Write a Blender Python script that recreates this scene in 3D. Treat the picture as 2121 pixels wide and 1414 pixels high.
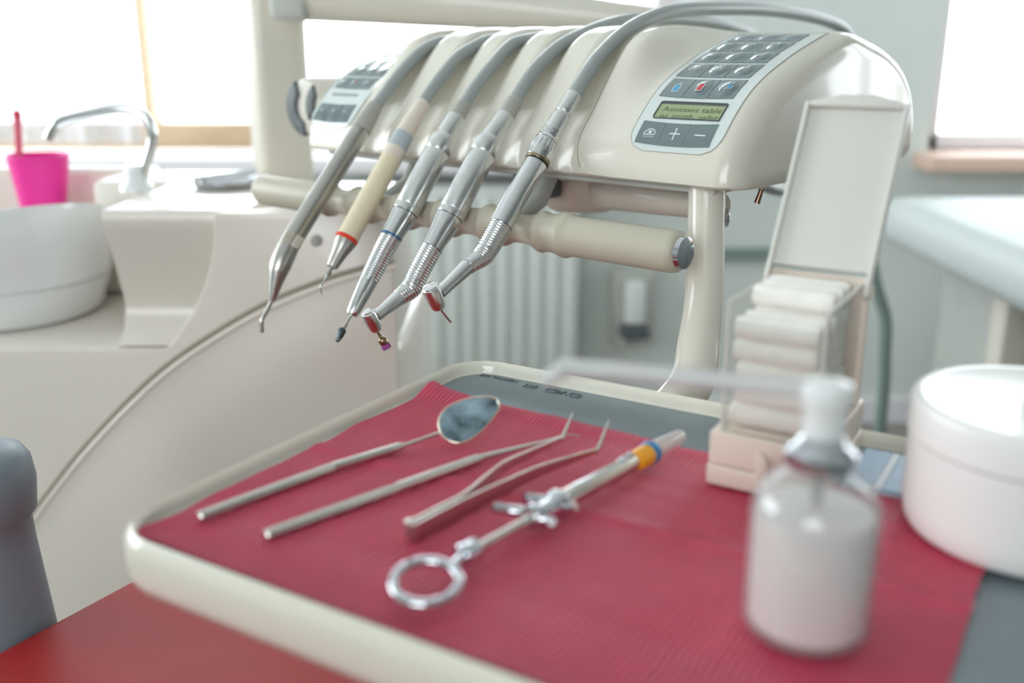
import bpy, bmesh, math, random
from mathutils import Vector, Matrix, noise
random.seed(7)
S = bpy.context.scene
for o in list(bpy.data.objects): bpy.data.objects.remove(o)
PI = math.pi
# ------------------------------------------------------------------ camera
LIFT = 0.90                       # height of the instrument tray surface above the floor; all parts are laid out from the tray surface
PITCH = math.radians(16.5); FPX = 2062.0; CX, CY = 1060.5, 707.0; CAMH = 0.20
cd = bpy.data.cameras.new('camera'); cam = bpy.data.objects.new('camera', cd); S.collection.objects.link(cam)
cam.location = (0, 0, LIFT + CAMH); cam.rotation_euler = (PI/2 - PITCH, 0, 0)
cd.sensor_width = 36; cd.lens = 35.0; cd.clip_start = 0.02; cd.clip_end = 60
cd.dof.use_dof = True; cd.dof.focus_distance = 0.66; cd.dof.aperture_fstop = 4.0
S.camera = cam
# ------------------------------------------------------------------ world, lights, exposure
W = bpy.data.worlds.new('sky'); S.world = W; W.use_nodes = True
W.node_tree.nodes['Background'].inputs[0].default_value = (0.965, 0.99, 1.0, 1)
W.node_tree.nodes['Background'].inputs[1].default_value = 7.0
def area(name, loc, rot, sx, sy, power, col=(1, 1, 1), portal=False):
    l = bpy.data.lights.new(name, 'AREA'); l.shape = 'RECTANGLE'; l.size = sx; l.size_y = sy; l.energy = power; l.color = col
    if portal: l.cycles.is_portal = True
    o = bpy.data.objects.new(name, l); S.collection.objects.link(o); o.location = loc; o.rotation_euler = rot
    return o
area('window_light_back', (-0.7, 3.05, LIFT+0.62), (-PI/2, 0, 0), 2.4, 1.5, 10, portal=True)
area('window_light_back_right', (1.6, 3.05, LIFT+0.62), (-PI/2, 0, 0), 0.95, 1.5, 10, portal=True)
area('window_light_right', (2.72, 2.15, LIFT+0.62), (-PI/2, 0, -PI/2), 0.95, 1.5, 10, portal=True)
area('window_light_left', (-2.82, 1.42, LIFT+0.70), (-PI/2, 0, PI/2), 2.25, 1.42, 10, portal=True)
area('added_fill_portal_front', (-.95, -2.12, LIFT+0.75), (PI/2, 0, 0), 1.7, 1.3, 10, portal=True)  # portal of the added, unseen fill window behind the camera
S.view_settings.view_transform = 'Standard'; S.view_settings.look = 'None'
S.view_settings.exposure = 0.22; S.view_settings.gamma = 1.0; S.view_settings.use_curve_mapping = False

# ------------------------------------------------------------------ geometry from the photograph's perspective
def ray(x, y):
    a, u = (x-CX)/FPX, -(y-CY)/FPX; c, s = math.cos(PITCH), math.sin(PITCH)
    return Vector((a, c + u*s, -s + u*c))
EYE = Vector((0, 0, CAMH))
def on_plane(x, y, p0, n):
    r = ray(x, y); return EYE + r*((Vector(p0)-EYE).dot(n)/r.dot(n))
def at_z(x, y, z): return on_plane(x, y, (0, 0, z), Vector((0, 0, 1)))
def at_y(x, y, Y): return on_plane(x, y, (0, Y, 0), Vector((0, 1, 0)))
def depth(p): return p.y*math.cos(PITCH) + (CAMH-p.z)*math.sin(PITCH)
def wpx(w, p): return w*depth(p)/FPX            # a width in picture pixels as metres at point p
UA = math.radians(139)
U = Vector((math.cos(UA), math.sin(UA), 0)); V = Vector((-U.y, U.x, 0))   # along the delivery unit / towards the dentist
if V.y > 0: V = -V
ZZ = Vector((0, 0, 1))
def uvz(u, v, z): return U*u + V*v + ZZ*z
TA = math.radians(-31.2)
E1 = Vector((math.cos(TA), math.sin(TA), 0)); E2 = Vector((-E1.y, E1.x, 0)); C0 = Vector((-.0262, .6037, 0))
def tr(a, b, z=0.0): return C0 + E1*a + E2*b + ZZ*z                        # tray coordinates

# ------------------------------------------------------------------ materials
def lin(c):
    return tuple((x/255/12.92 if x/255 <= .04045 else ((x/255+.055)/1.055)**2.4) for x in c)
MATS = {}
def mat(name, rgb, rough=.5, metal=0.0, spec=.5, coat=0.0, bump=0.0, bscale=200.0, vary=0.0, vscale=20.0, trans=0.0, sub=0.0, stretch=None, croug=.05, sheen=0.0):
    m = bpy.data.materials.new(name); m.use_nodes = True; nt = m.node_tree; b = nt.nodes['Principled BSDF']
    c = lin(rgb); b.inputs['Base Color'].default_value = (*c, 1); b.inputs['Roughness'].default_value = rough
    b.inputs['Metallic'].default_value = metal; b.inputs['Specular IOR Level'].default_value = spec
    b.inputs['Coat Weight'].default_value = coat; b.inputs['Coat Roughness'].default_value = croug
    b.inputs['Transmission Weight'].default_value = trans; b.inputs['Sheen Weight'].default_value = sheen
    if sub: b.inputs['Subsurface Weight'].default_value = sub; b.inputs['Subsurface Radius'].default_value = (.004, .003, .002); b.inputs['Subsurface Scale'].default_value = 1.0
    tc = nt.nodes.new('ShaderNodeTexCoord'); mp = nt.nodes.new('ShaderNodeMapping'); nt.links.new(tc.outputs['Object'], mp.inputs[0])
    if stretch: mp.inputs['Scale'].default_value = stretch
    if vary:
        n = nt.nodes.new('ShaderNodeTexNoise'); n.inputs['Scale'].default_value = vscale; n.inputs['Detail'].default_value = 5; nt.links.new(mp.outputs[0], n.inputs['Vector'])
        r = nt.nodes.new('ShaderNodeValToRGB'); nt.links.new(n.outputs['Fac'], r.inputs[0])
        r.color_ramp.elements[0].position = .3; r.color_ramp.elements[1].position = .7
        r.color_ramp.elements[0].color = (*[x*(1-vary) for x in c], 1); r.color_ramp.elements[1].color = (*[min(1, x*(1+vary*.6)) for x in c], 1)
        nt.links.new(r.outputs[0], b.inputs['Base Color'])
    if bump:
        n2 = nt.nodes.new('ShaderNodeTexNoise'); n2.inputs['Scale'].default_value = bscale; n2.inputs['Detail'].default_value = 3; nt.links.new(mp.outputs[0], n2.inputs['Vector'])
        bp = nt.nodes.new('ShaderNodeBump'); bp.inputs['Strength'].default_value = bump; bp.inputs['Distance'].default_value = .001
        nt.links.new(n2.outputs['Fac'], bp.inputs['Height']); nt.links.new(bp.outputs[0], b.inputs['Normal'])
    MATS[name] = m; return m
def clear(name, tint=(245, 248, 246), gloss=.08, rough=.03, milk=0.0, milkcol=(240, 238, 232), edge=.75):
    m = bpy.data.materials.new(name); m.use_nodes = True; nt = m.node_tree; out = nt.nodes['Material Output']
    nt.nodes.remove(nt.nodes['Principled BSDF'])
    t = nt.nodes.new('ShaderNodeBsdfTransparent'); t.inputs[0].default_value = (*lin(tint), 1)
    g = nt.nodes.new('ShaderNodeBsdfGlossy'); g.inputs['Roughness'].default_value = rough
    lw = nt.nodes.new('ShaderNodeLayerWeight'); lw.inputs['Blend'].default_value = .25
    mr = nt.nodes.new('ShaderNodeMapRange'); mr.inputs['To Min'].default_value = gloss; mr.inputs['To Max'].default_value = edge; nt.links.new(lw.outputs['Facing'], mr.inputs['Value'])
    mx = nt.nodes.new('ShaderNodeMixShader'); nt.links.new(mr.outputs[0], mx.inputs[0]); nt.links.new(t.outputs[0], mx.inputs[1]); nt.links.new(g.outputs[0], mx.inputs[2])
    last = mx
    if milk:
        d = nt.nodes.new('ShaderNodeBsdfDiffuse'); d.inputs[0].default_value = (*lin(milkcol), 1)
        ns = nt.nodes.new('ShaderNodeTexNoise'); ns.inputs['Scale'].default_value = 60
        mm = nt.nodes.new('ShaderNodeMapRange'); mm.inputs['To Min'].default_value = milk*.6; mm.inputs['To Max'].default_value = min(1, milk*1.4); nt.links.new(ns.outputs['Fac'], mm.inputs['Value'])
        m2 = nt.nodes.new('ShaderNodeMixShader'); nt.links.new(mm.outputs[0], m2.inputs[0]); nt.links.new(mx.outputs[0], m2.inputs[1]); nt.links.new(d.outputs[0], m2.inputs[2]); last = m2
    nt.links.new(last.outputs[0], out.inputs[0]); MATS[name] = m; return m
def emit(name, rgb, k):
    m = bpy.data.materials.new(name); m.use_nodes = True; nt = m.node_tree; nt.nodes.remove(nt.nodes['Principled BSDF'])
    e = nt.nodes.new('ShaderNodeEmission'); e.inputs[0].default_value = (*lin(rgb), 1); e.inputs[1].default_value = k
    nt.links.new(e.outputs[0], nt.nodes['Material Output'].inputs[0]); MATS[name] = m; return m
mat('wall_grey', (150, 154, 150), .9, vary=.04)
mat('wall', (220, 226, 222), .9, vary=.02, bump=.15, bscale=80)
mat('ceiling', (222, 224, 222), .95, vary=.02, vscale=5)
mat('floor', (140, 136, 130), .5, vary=.05, vscale=8)
mat('wood', (196, 172, 138), .5, vary=.12, vscale=14, stretch=(1, 1, 8))
mat('wood_pink', (232, 200, 184), .5, vary=.08, vscale=14, stretch=(8, 1, 1))
mat('sill', (236, 234, 238), .35, vary=.02)
mat('housing', (222, 217, 203), .2, coat=.35, vary=.012, vscale=9)
mat('housing_soft', (216, 211, 198), .3, coat=.2, vary=.015, vscale=9)
mat('cuspidor', (228, 220, 209), .3, coat=.3, vary=.012, vscale=6)
mat('ceramic', (240, 243, 243), .12, coat=.6, vary=.01)
mat('tray_rim', (222, 218, 203), .22, coat=.4, vary=.015)
mat('tray_mat', (134, 146, 151), .36, metal=.35, vary=.10, vscale=22, bump=.08, bscale=400)
mat('tray_mark', (102, 113, 119), .45, metal=.3, vary=.06)
mat('bar', (190, 184, 166), .42, vary=.02, bump=.06, bscale=500)
mat('hose', (158, 164, 162), .32, coat=.15, vary=.02, vscale=30)
mat('collar', (172, 170, 162), .4, vary=.02)
mat('sleeve', (226, 214, 200), .38, vary=.02)
mat('sleeve_band', (178, 188, 192), .35, vary=.02)
mat('cream_body', (228, 216, 186), .25, coat=.2, vary=.015)
mat('red_ring', (226, 62, 40), .3, vary=.03)
mat('blue_ring', (30, 92, 140), .3, vary=.03)
mat('black_ring', (28, 28, 30), .4, vary=.03)
mat('dark_metal', (190, 187, 181), .34, metal=1.0, vary=.06, vscale=40)
mat('satin', (222, 223, 222), .27, metal=1.0, vary=.05, vscale=60, bump=.05, bscale=900)
mat('steel', (222, 223, 223), .17, metal=1.0, vary=.05, vscale=50)
mat('chrome', (204, 207, 212), .10, metal=1.0, vary=.03, vscale=40)
mat('tool_steel', (204, 200, 193), .27, metal=1.0, vary=.05, vscale=60)
mat('bur_dark', (84, 92, 96), .28, metal=1.0, vary=.1, vscale=300)
mat('brass', (158, 142, 116), .28, metal=1.0, vary=.08, vscale=300)
mat('bristle', (176, 92, 170), .7, vary=.15, vscale=900)
mat('button_metal', (212, 206, 190), .35, metal=.4, vary=.03)
mat('panel', (212, 221, 218), .24, coat=.6, vary=.01)
mat('panel_edge', (178, 176, 166), .4, vary=.02)
mat('key', (101, 118, 120), .22, coat=.7, vary=.03, vscale=60)
mat('icon', (222, 230, 228), .4, vary=.01)
mat('icon_blue', (52, 160, 204), .35, vary=.03)
mat('icon_red', (206, 62, 76), .35, vary=.03)
mat('lcd', (150, 163, 118), .25, coat=.5, vary=.05, vscale=80)
mat('lcd_text', (96, 112, 86), .5, vary=.02)
mat('dark_plastic', (84, 90, 92), .45, vary=.05)
mat('seam', (150, 140, 124), .6, vary=.02)
mat('crepe', (200, 70, 96), .42, sheen=0.0, vary=.07, vscale=70, bump=.25, bscale=1500)
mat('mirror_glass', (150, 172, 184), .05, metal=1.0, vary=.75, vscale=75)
mat('mirror_rim', (232, 224, 204), .25, metal=.8, vary=.03)
mat('dispenser', (222, 206, 192), .4, vary=.02)
mat('lid', (218, 216, 208), .4, vary=.015)
mat('cotton', (252, 247, 240), .95, vary=.03, vscale=160, bump=.5, bscale=700)
clear('clear_plastic', tint=(250, 251, 250), gloss=.02, milk=.03, edge=.22)
clear('bottle_glass', tint=(240, 243, 244), gloss=.08, rough=.06, milk=.2, edge=.4, milkcol=(236, 234, 232))
clear('clear_cap', tint=(240, 240, 238), gloss=.10, rough=.15, milk=.45, milkcol=(232, 226, 222))
clear('pane', tint=(250, 253, 255), gloss=.04, rough=.0)
mat('liquid', (248, 236, 230), .4, vary=.03, vscale=30)
mat('pump_white', (234, 236, 234), .35, vary=.01)
clear('spout', tint=(236, 238, 238), gloss=.10, rough=.2, milk=.5, milkcol=(236, 236, 234))
mat('jar', (236, 234, 230), .35, coat=.2, vary=.01)
mat('card_blue', (150, 178, 204), .4, vary=.05, vscale=60)
mat('card_white', (214, 220, 226), .4, vary=.03)
mat('orange', (238, 166, 30), .35, vary=.06)
mat('cap_blue', (44, 128, 180), .35, vary=.05)
mat('pink', (246, 40, 158), .4, trans=.15, vary=.03, vscale=12)
mat('pink_tube', (222, 108, 128), .4, vary=.1, vscale=12)
mat('red_vinyl', (156, 16, 18), .45, vary=.05, vscale=20, bump=.06, bscale=350)
mat('grey_vinyl', (122, 134, 142), .45, vary=.05, vscale=20)
mat('radiator', (224, 229, 226), .4, vary=.015)
mat('hose_green', (132, 150, 144), .5, vary=.04)
mat('white_laminate', (188, 195, 193), .55, vary=.01)
mat('grey_laminate', (190, 192, 186), .5, vary=.03)
mat('dark_gap', (60, 58, 56), .7, vary=.1)
mat('switch_brass', (150, 118, 100), .25, metal=1.0, vary=.1)
mat('red_plastic', (200, 40, 60), .35, vary=.04)
clear('curtain', tint=(236, 240, 248), gloss=.0, rough=.6, milk=.6, milkcol=(244, 245, 250))

# ------------------------------------------------------------------ mesh helpers (all in tray-level coordinates)
class MB:
    def __init__(s): s.v = []; s.f = []
    def add(s, vs, fs):
        o = len(s.v); s.v += [Vector(p) for p in vs]; s.f += [tuple(i+o for i in f) for f in fs]; return s
    def box(s, c, size, ax=None):
        ax = ax or (Vector((1, 0, 0)), Vector((0, 1, 0)), ZZ); c = Vector(c)
        vs = [c + ax[0]*(size[0]/2*i) + ax[1]*(size[1]/2*j) + ax[2]*(size[2]/2*k) for k in (-1, 1) for j in (-1, 1) for i in (-1, 1)]
        return s.add(vs, [(0, 2, 3, 1), (4, 5, 7, 6), (0, 1, 5, 4), (2, 6, 7, 3), (0, 4, 6, 2), (1, 3, 7, 5)])
    def box2(s, x0, x1, y0, y1, z0, z1): return s.box(((x0+x1)/2, (y0+y1)/2, (z0+z1)/2), (x1-x0, y1-y0, z1-z0))
    def rings(s, rings, closed=True, cap0=True, cap1=True):
        n = len(rings[0]); vs = [p for r in rings for p in r]; fs = []
        for i in range(len(rings)-1):
            for j in range(n if closed else n-1):
                k = (j+1) % n; fs.append((i*n+j, i*n+k, (i+1)*n+k, (i+1)*n+j))
        if cap0: fs.append(tuple(range(n))[::-1])
        if cap1: fs.append(tuple((len(rings)-1)*n+j for j in range(n)))
        return s.add(vs, fs)
    def lathe(s, p0, d, prof, seg=32, ref=None, cap0=True, cap1=True, flat=None):
        d = Vector(d).normalized(); p0 = Vector(p0); a = (Vector(ref) if ref else (Vector((1, 0, 0)) if abs(d.x) < .8 else ZZ)); a = (a - d*a.dot(d)).normalized(); b = d.cross(a)
        R = []
        for t, r in prof:
            r = max(r, 1e-5); R.append([p0 + d*t + a*(math.cos(2*PI*j/seg)*r) + b*(math.sin(2*PI*j/seg)*r*(flat or 1)) for j in range(seg)])
        return s.rings(R, True, cap0, cap1)
    def tube(s, pts, rad, seg=20, cap=True):
        pts = [Vector(p) for p in pts]; n = len(pts); rad = rad if isinstance(rad, (list, tuple)) else [rad]*n
        R = []; t0 = (pts[1]-pts[0]).normalized(); a = Vector((1, 0, 0)) if abs(t0.x) < .8 else ZZ; a = (a - t0*a.dot(t0)).normalized()
        for i in range(n):
            t = (pts[min(i+1, n-1)] - pts[max(i-1, 0)]).normalized(); a = (a - t*a.dot(t)).normalized(); b = t.cross(a)
            R.append([pts[i] + a*(math.cos(2*PI*j/seg)*rad[i]) + b*(math.sin(2*PI*j/seg)*rad[i]) for j in range(seg)])
        return s.rings(R, True, cap, cap)
    def prism(s, poly, vec):
        n = len(poly); poly = [Vector(p) for p in poly]; vec = Vector(vec)
        return s.add(poly + [p+vec for p in poly], [tuple(range(n))[::-1], tuple(range(n, 2*n))] + [(i, (i+1) % n, n+(i+1) % n, n+i) for i in range(n)])
    def grid(s, fn, nu, nv):
        vs = [fn(i/nu, j/nv) for i in range(nu+1) for j in range(nv+1)]
        return s.add(vs, [(i*(nv+1)+j, (i+1)*(nv+1)+j, (i+1)*(nv+1)+j+1, i*(nv+1)+j+1) for i in range(nu) for j in range(nv)])
    def build(s, name, m, parent=None, sharp=35, bevel=0.0, bseg=3, smooth=True):
        me = bpy.data.meshes.new(name); off = Vector(parent['_o']) if parent else Vector((0, 0, 0))
        me.from_pydata([p-off for p in s.v], [], s.f); bm = bmesh.new(); bm.from_mesh(me)
        bmesh.ops.remove_doubles(bm, verts=bm.verts, dist=1e-7)
        if bevel:
            es = [e for e in bm.edges if len(e.link_faces) == 2 and e.calc_face_angle(0) > math.radians(30)]
            bmesh.ops.bevel(bm, geom=es, offset=bevel, segments=bseg, profile=.5, affect='EDGES', clamp_overlap=True)
        bmesh.ops.recalc_face_normals(bm, faces=bm.faces); bm.to_mesh(me); bm.free()
        if smooth:
            me.shade_smooth(); me.set_sharp_from_angle(angle=math.radians(sharp))
        me.materials.append(MATS[m]); o = bpy.data.objects.new(name, me); S.collection.objects.link(o)
        if parent: o.parent = parent; o['_o'] = parent['_o']
        else:                                  # top-level mesh: origin at its base centre
            xs = [p.co for p in me.vertices]; c = Vector(((min(p.x for p in xs)+max(p.x for p in xs))/2, (min(p.y for p in xs)+max(p.y for p in xs))/2, min(p.z for p in xs)))
            me.transform(Matrix.Translation(-c)); o.location = c; o['_o'] = tuple(c)
        return o
def thing(name, label, cat, loc, group=None):
    o = bpy.data.objects.new(name, None); S.collection.objects.link(o); o.location = loc; o['_o'] = tuple(loc); o.empty_display_size = .05
    o['label'] = label; o['category'] = cat
    if group: o['group'] = group
    return o
def tag(o, label, cat, group=None):
    o['label'] = label; o['category'] = cat
    if group: o['group'] = group
    return o
def struct(o, label=None):
    o['kind'] = 'structure'
    if label: o['label'] = label
    return o
def smoothstep(a, b, x):
    t = max(0, min(1, (x-a)/(b-a))); return t*t*(3-2*t)
def spline(pts, n):                              # Catmull-Rom resampling
    pts = [Vector(p) for p in pts]; P = [pts[0]*2-pts[1]] + pts + [pts[-1]*2-pts[-2]]; out = []
    m = len(pts)-1
    for k in range(n+1):
        t = k/n*m; i = min(int(t), m-1); f = t-i; a, b, c, d = P[i:i+4]
        out.append(.5*((2*b) + (c-a)*f + (2*a-5*b+4*c-d)*f*f + (-a+3*b-3*c+d)*f**3))
    return out
def interp(tab, x):
    if x <= tab[0][0]: return tab[0][1]
    for (a, p), (b, q) in zip(tab, tab[1:]):
        if x <= b: return p + (q-p)*(x-a)/(b-a)
    return tab[-1][1]
def text_mesh(txt, size):
    c = bpy.data.curves.new('t', 'FONT'); c.body = txt; c.size = size; c.resolution_u = 2
    o = bpy.data.objects.new('t', c); S.collection.objects.link(o); dg = bpy.context.evaluated_depsgraph_get(); dg.update()
    me = o.evaluated_get(dg).to_mesh(); vs = [v.co.copy() for v in me.vertices]; fs = [tuple(p.vertices) for p in me.polygons]
    bpy.data.objects.remove(o); bpy.data.curves.remove(c); return vs, fs
#====ROOM
FL, CE = -LIFT, 1.85
XL, XR, YB, YF = -2.6, 2.5, 2.85, -1.9
struct(MB().box2(XL-.2, XR+.2, YF-.2, YB+.2, FL-.1, FL).build('floor', 'floor', smooth=False))
struct(MB().box2(XL-.2, XR+.2, YF-.2, YB+.2, CE, CE+.1).build('ceiling', 'ceiling', smooth=False))
WS, WT = -.085, 1.40                              # window opening bottom and top
xa, xb = -1.95, .455                              # main back window
xc, xd = 1.175, 2.1                               # right-hand back window
b = MB()
b.box2(XL, XR, YB, YB+.2, FL, WS-.02); b.box2(XL, XR, YB, YB+.2, WT, CE)
b.box2(XL, xa, YB, YB+.2, WS-.02, WT); b.box2(xb, xc, YB, YB+.2, WS-.02, WT); b.box2(xd, XR, YB, YB+.2, WS-.02, WT)
struct(b.build('wall_back', 'wall', smooth=False))
ya, yb = 1.70, 2.60
b = MB(); b.box2(XR, XR+.2, YF, YB, FL, WS-.02); b.box2(XR, XR+.2, YF, YB, WT, CE)
b.box2(XR, XR+.2, YF, ya, WS-.02, WT); b.box2(XR, XR+.2, yb, YB, WS-.02, WT)
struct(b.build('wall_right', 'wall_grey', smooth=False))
xe0, xe1, W5 = -1.8, -.1, .10  # opening for the added fill window in the unseen front wall
b = MB(); b.box2(XL, XR, YF-.2, YF, FL, W5-.02); b.box2(XL, XR, YF-.2, YF, WT, CE); b.box2(XL, xe0, YF-.2, YF, W5-.02, WT); b.box2(xe1, XR, YF-.2, YF, W5-.02, WT)
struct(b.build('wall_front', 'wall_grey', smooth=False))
yc, yd = .30, 2.55; W4 = .0
b = MB(); b.box2(XL-.2, XL, YF, YB, FL, W4-.02); b.box2(XL-.2, XL, YF, YB, WT, CE)
b.box2(XL-.2, XL, YF, yc, W4-.02, WT); b.box2(XL-.2, XL, yd, YB, W4-.02, WT)
struct(b.build('wall_left', 'wall', smooth=False))
def window(name, lo, hi, axis, wall, inward, posts, sillmat, sill_d, framemat='wood', rail=.075, fw=.032, WS=WS):
    """frame, panes and sill of one window; lo..hi along the wall, posts = mullion positions"""
    w = bpy.data.objects.new(name, None); S.collection.objects.link(w); w['kind'] = 'structure'
    mid = (lo+hi)/2; loc = (mid, wall, WS) if axis == 'x' else (wall, mid, WS); w.location = loc; w['_o'] = loc
    def bx(m, l0, l1, d0, d1, z0, z1):
        a, c = sorted((wall - inward*d0, wall - inward*d1))
        return m.box2(l0, l1, a, c, z0, z1) if axis == 'x' else m.box2(a, c, l0, l1, z0, z1)
    f = MB(); bx(f, lo, hi, .06, .13, WS, WS+rail); bx(f, lo, hi, .06, .13, WT-.06, WT); bx(f, lo, lo+.05, .06, .13, WS, WT); bx(f, hi-.05, hi, .06, .13, WS, WT)
    f.build('window_frame', framemat, w, bevel=.004, bseg=1)
    edges = [lo+.05] + [p for q in posts for p in (q-fw/2, q+fw/2)] + [hi-.05]
    for q in posts: m = MB(); bx(m, q-fw/2, q+fw/2, .055, .13, WS+rail, WT-.06); m.build('mullion', framemat, w, bevel=.003, bseg=1)
    for l0, l1 in zip(edges[::2], edges[1::2]): m = MB(); bx(m, l0, l1, .09, .096, WS+rail, WT-.06); m.build('pane', 'pane', w, smooth=False)
    m = MB(); bx(m, lo-.04, hi+.04, -sill_d, .06, WS-.045, WS); m.build('window_sill', sillmat, w, bevel=.008)
    return w
P = lambda px: at_y(px, 200, YB+.09).x
window('window_1', xa, xb, 'x', YB, -1, [P(-190), P(313)], 'sill', .16)
window('window_2', xc, xd, 'x', YB, -1, [P(2260)], 'wood_pink', .12, framemat='sill', rail=.045)
window('window_3', ya, yb, 'y', XR, -1, [2.02, 2.32], 'wood_pink', .12, fw=.07)
window('window_4', yc, yd, 'y', XL, 1, [1.05, 1.80], 'sill', .12, WS=W4)
window('added_fill_window', xe0, xe1, 'x', YF, 1, [-.95], 'sill', .12, WS=W5)  # invented window behind the camera, added as soft fill for the front faces
struct(MB().box2(.52, 1.0, YB-.022, YB, at_y(1550, 535, YB).z, at_y(1550, 512, YB).z).build('trim_1', 'hose_green', bevel=.004, smooth=False), 'grey rail along the wall under the right window')
b = MB(); b.box2(XL, XR, YB-.015, YB, FL, FL+.08); struct(b.build('baseboard_back', 'sill', bevel=.003, smooth=False))
# sheer curtain over the left part of the back window
def cur(x0, x1, ztop, zbot, Y, ph):
    m = MB(); n = 90
    def fn(i, j, o): 
        x = x0+(x1-x0)*i; return Vector((x, Y + o + .02*math.sin(x*46+ph) + .008*math.sin(x*113+ph), zbot+(ztop-zbot)*j))
    m.grid(lambda i, j: fn(i, j, 0), n, 6); return m
tag(cur(at_y(-420, 200, 2.70).x, at_y(292, 200, 2.70).x, 1.35, at_y(100, 297, 2.70).z, 2.70, 0).build('sheer_curtain', 'curtain'), 'sheer white curtain hanging before the left window pane', 'curtain')
tag(cur(at_y(1296, 20, 2.72).x, at_y(1412, 20, 2.72).x, 1.35, -.04, 2.72, 2).build('sheer_curtain', 'curtain'), 'narrow sheer white curtain drawn aside at the right end of the wide window', 'curtain')
# radiator
x0, x1 = at_y(740, 600, 2.72).x, at_y(1198, 600, 2.72).x; zt, zb = at_y(900, 385, 2.72).z, -.72
t = thing('radiator', 'white panel radiator with vertical ribs under the window', 'radiator', ((x0+x1)/2, 2.76, FL))
MB().box2(x0, x1, 2.735, 2.80, zb, zt).build('body', 'radiator', t, bevel=.006)
k = 0; x = x0+.02
while x < x1-.03:
    MB().box2(x, x+.026, 2.7255, 2.7345, zb+.03, zt-.03).build('rib', 'radiator', t, bevel=.006, bseg=2); x += .047
for xx in (x0+.1, x1-.1): MB().box2(xx-.02, xx+.02, 2.80, 2.85, zb+.05, zt-.05).build('wall_bracket', 'radiator', t, smooth=False); 
for xx in (x0+.06, x1-.06): MB().lathe((xx, 2.77, FL), ZZ, [(0, .011), (zb-FL, .011)], 14).build('pipe', 'radiator', t)
# wall outlet fitting
p = at_y(1312, 640, 2.80); hw = .065
t = thing('wall_outlet_box', 'pale utility box with two taps on the wall beside the radiator', 'wall outlet', (p.x, YB, p.z-.11))
MB().box2(p.x-hw, p.x+hw, 2.80, YB, p.z-.11, p.z+.12).build('back_plate', 'grey_laminate', t, bevel=.01)
MB().box2(p.x-.028, p.x+.028, 2.745, 2.80, p.z-.035, p.z+.09).build('cover', 'radiator', t, bevel=.01)
MB().box2(p.x-.042, p.x+.042, 2.74, 2.7995, p.z-.075, p.z-.045).build('valve_bar', 'dark_plastic', t, bevel=.008)
for s in (-.03, .03): MB().lathe((p.x+s, 2.775, p.z-.10), ZZ, [(0, .011), (.0245, .011)], 14).build('tap', 'grey_laminate', t)
#====CHAIR, CUSPIDOR, BACKGROUND FURNITURE
# cuspidor unit
Yf = 1.03; A_ = lambda x, y: at_y(x, y, Yf)
zt = A_(470, 440).z; zs = A_(330, 722).z; zfl = FL
bc = at_y(-12, 462, 1.19); br = wpx(226, bc)                  # bowl centre and radius
xr0, xr1 = A_(445, 460).x, A_(345, 715).x
t = thing('cuspidor_unit', 'cream moulded spittoon unit with curved seam, tall spout and bowl recess', 'spittoon unit', ((A_(300, 700)).x, 1.25, FL)); cus = t
XLc = -1.15; Yk = 1.275
def plan(xr, rr):                                             # plan outline at one level: scooped on the bowl side
    o = []
    a0 = math.asin(max(-1, min(1, (Yf-bc.y)/rr))); a1_ = math.asin((Yk-.02-bc.y)/rr)
    cxr = xr - math.cos(a0)*rr
    for k in range(17):
        a = a0 + (a1_-a0)*k/16; o.append((cxr+math.cos(a)*rr, bc.y+math.sin(a)*rr))
    xe = A_(812, 560).x
    o += [(o[-1][0], Yk), (xe-.03, Yk), (xe, Yk-.03), (xe, Yf+.06), (xe-.012, Yf+.02), (xe-.045, Yf)]
    return o
m = MB(); lev = []
for k in range(13):
    f = k/12; g = (1-f)**2.2; z = zs + (zt-zs)*f; xr = xr0 + (xr1-xr0)*g
    lev.append([Vector((x, y, z)) for x, y in plan(xr, br*(1.34-.16*g))])
m.rings(lev, True, True, True); m.build('upper_body', 'cuspidor', t, sharp=28, bevel=.006, bseg=3)
Yq = 1.40
zq = at_y(100, 450, 1.335).z
MB().box2(XLc, at_y(205, 440, 1.29).x, Yk+.0005, Yq, zs, zq-.001).build('cup_shelf', 'cuspidor', t, bevel=.004)
MB().box2(at_y(206, 440, 1.29).x, A_(395, 500).x, Yk+.0005, Yq, zs, zt).build('back_shelf', 'cuspidor', t, bevel=.008)
xe = A_(832, 720).x
lo = MB(); lo.prism([(XLc, Yf, FL), (xe-.05, Yf, FL), (xe-.012, Yf+.02, FL), (xe, Yf+.07, FL), (xe, Yq+.05, FL), (XLc, Yq+.05, FL)], (0, 0, zs-FL-.0005)); lo.build('lower_body', 'cuspidor', t, bevel=.018, bseg=4)
FT = .004
wl, wr = at_y(222, 450, 1.05).x, xr0+.03
MB().prism([Vector((wl, y, z)) for y, z in [(1.036, zt-.004), (1.040, zt-.02), (1.056, zt-.06), (1.070, zt-.10), (1.072, zs+.035), (1.062, zs+.014), (1.040, zs+.0005), (1.274, zs+.0005), (1.274, zt+.0008), (1.046, zt+.0008), (1.039, zt-.0005)]], (wr-wl, 0, 0)).build('recess_wall', 'cuspidor', t, sharp=60)
rid = [Vector((xr0 + (xr1-xr0)*(1-k/14)**2.2, Yf-.0003, zs+(zt-zs)*k/14)) for k in range(15)]
fas = [Vector((XLc, Yf-.0003, FL+.01)), Vector((XLc, Yf-.0003, zs)), Vector((rid[0].x-.09, Yf-.0003, zs))] + rid + [Vector((A_(760, 445).x, Yf-.0003, zt)), Vector((A_(790, 480).x, Yf-.0003, A_(790, 470).z)), Vector((A_(812, 560).x, Yf-.0003, A_(812, 560).z)), Vector((xe-.004, Yf-.0003, A_(830, 660).z)), Vector((xe, Yf-.0003, FL+.01))]
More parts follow.
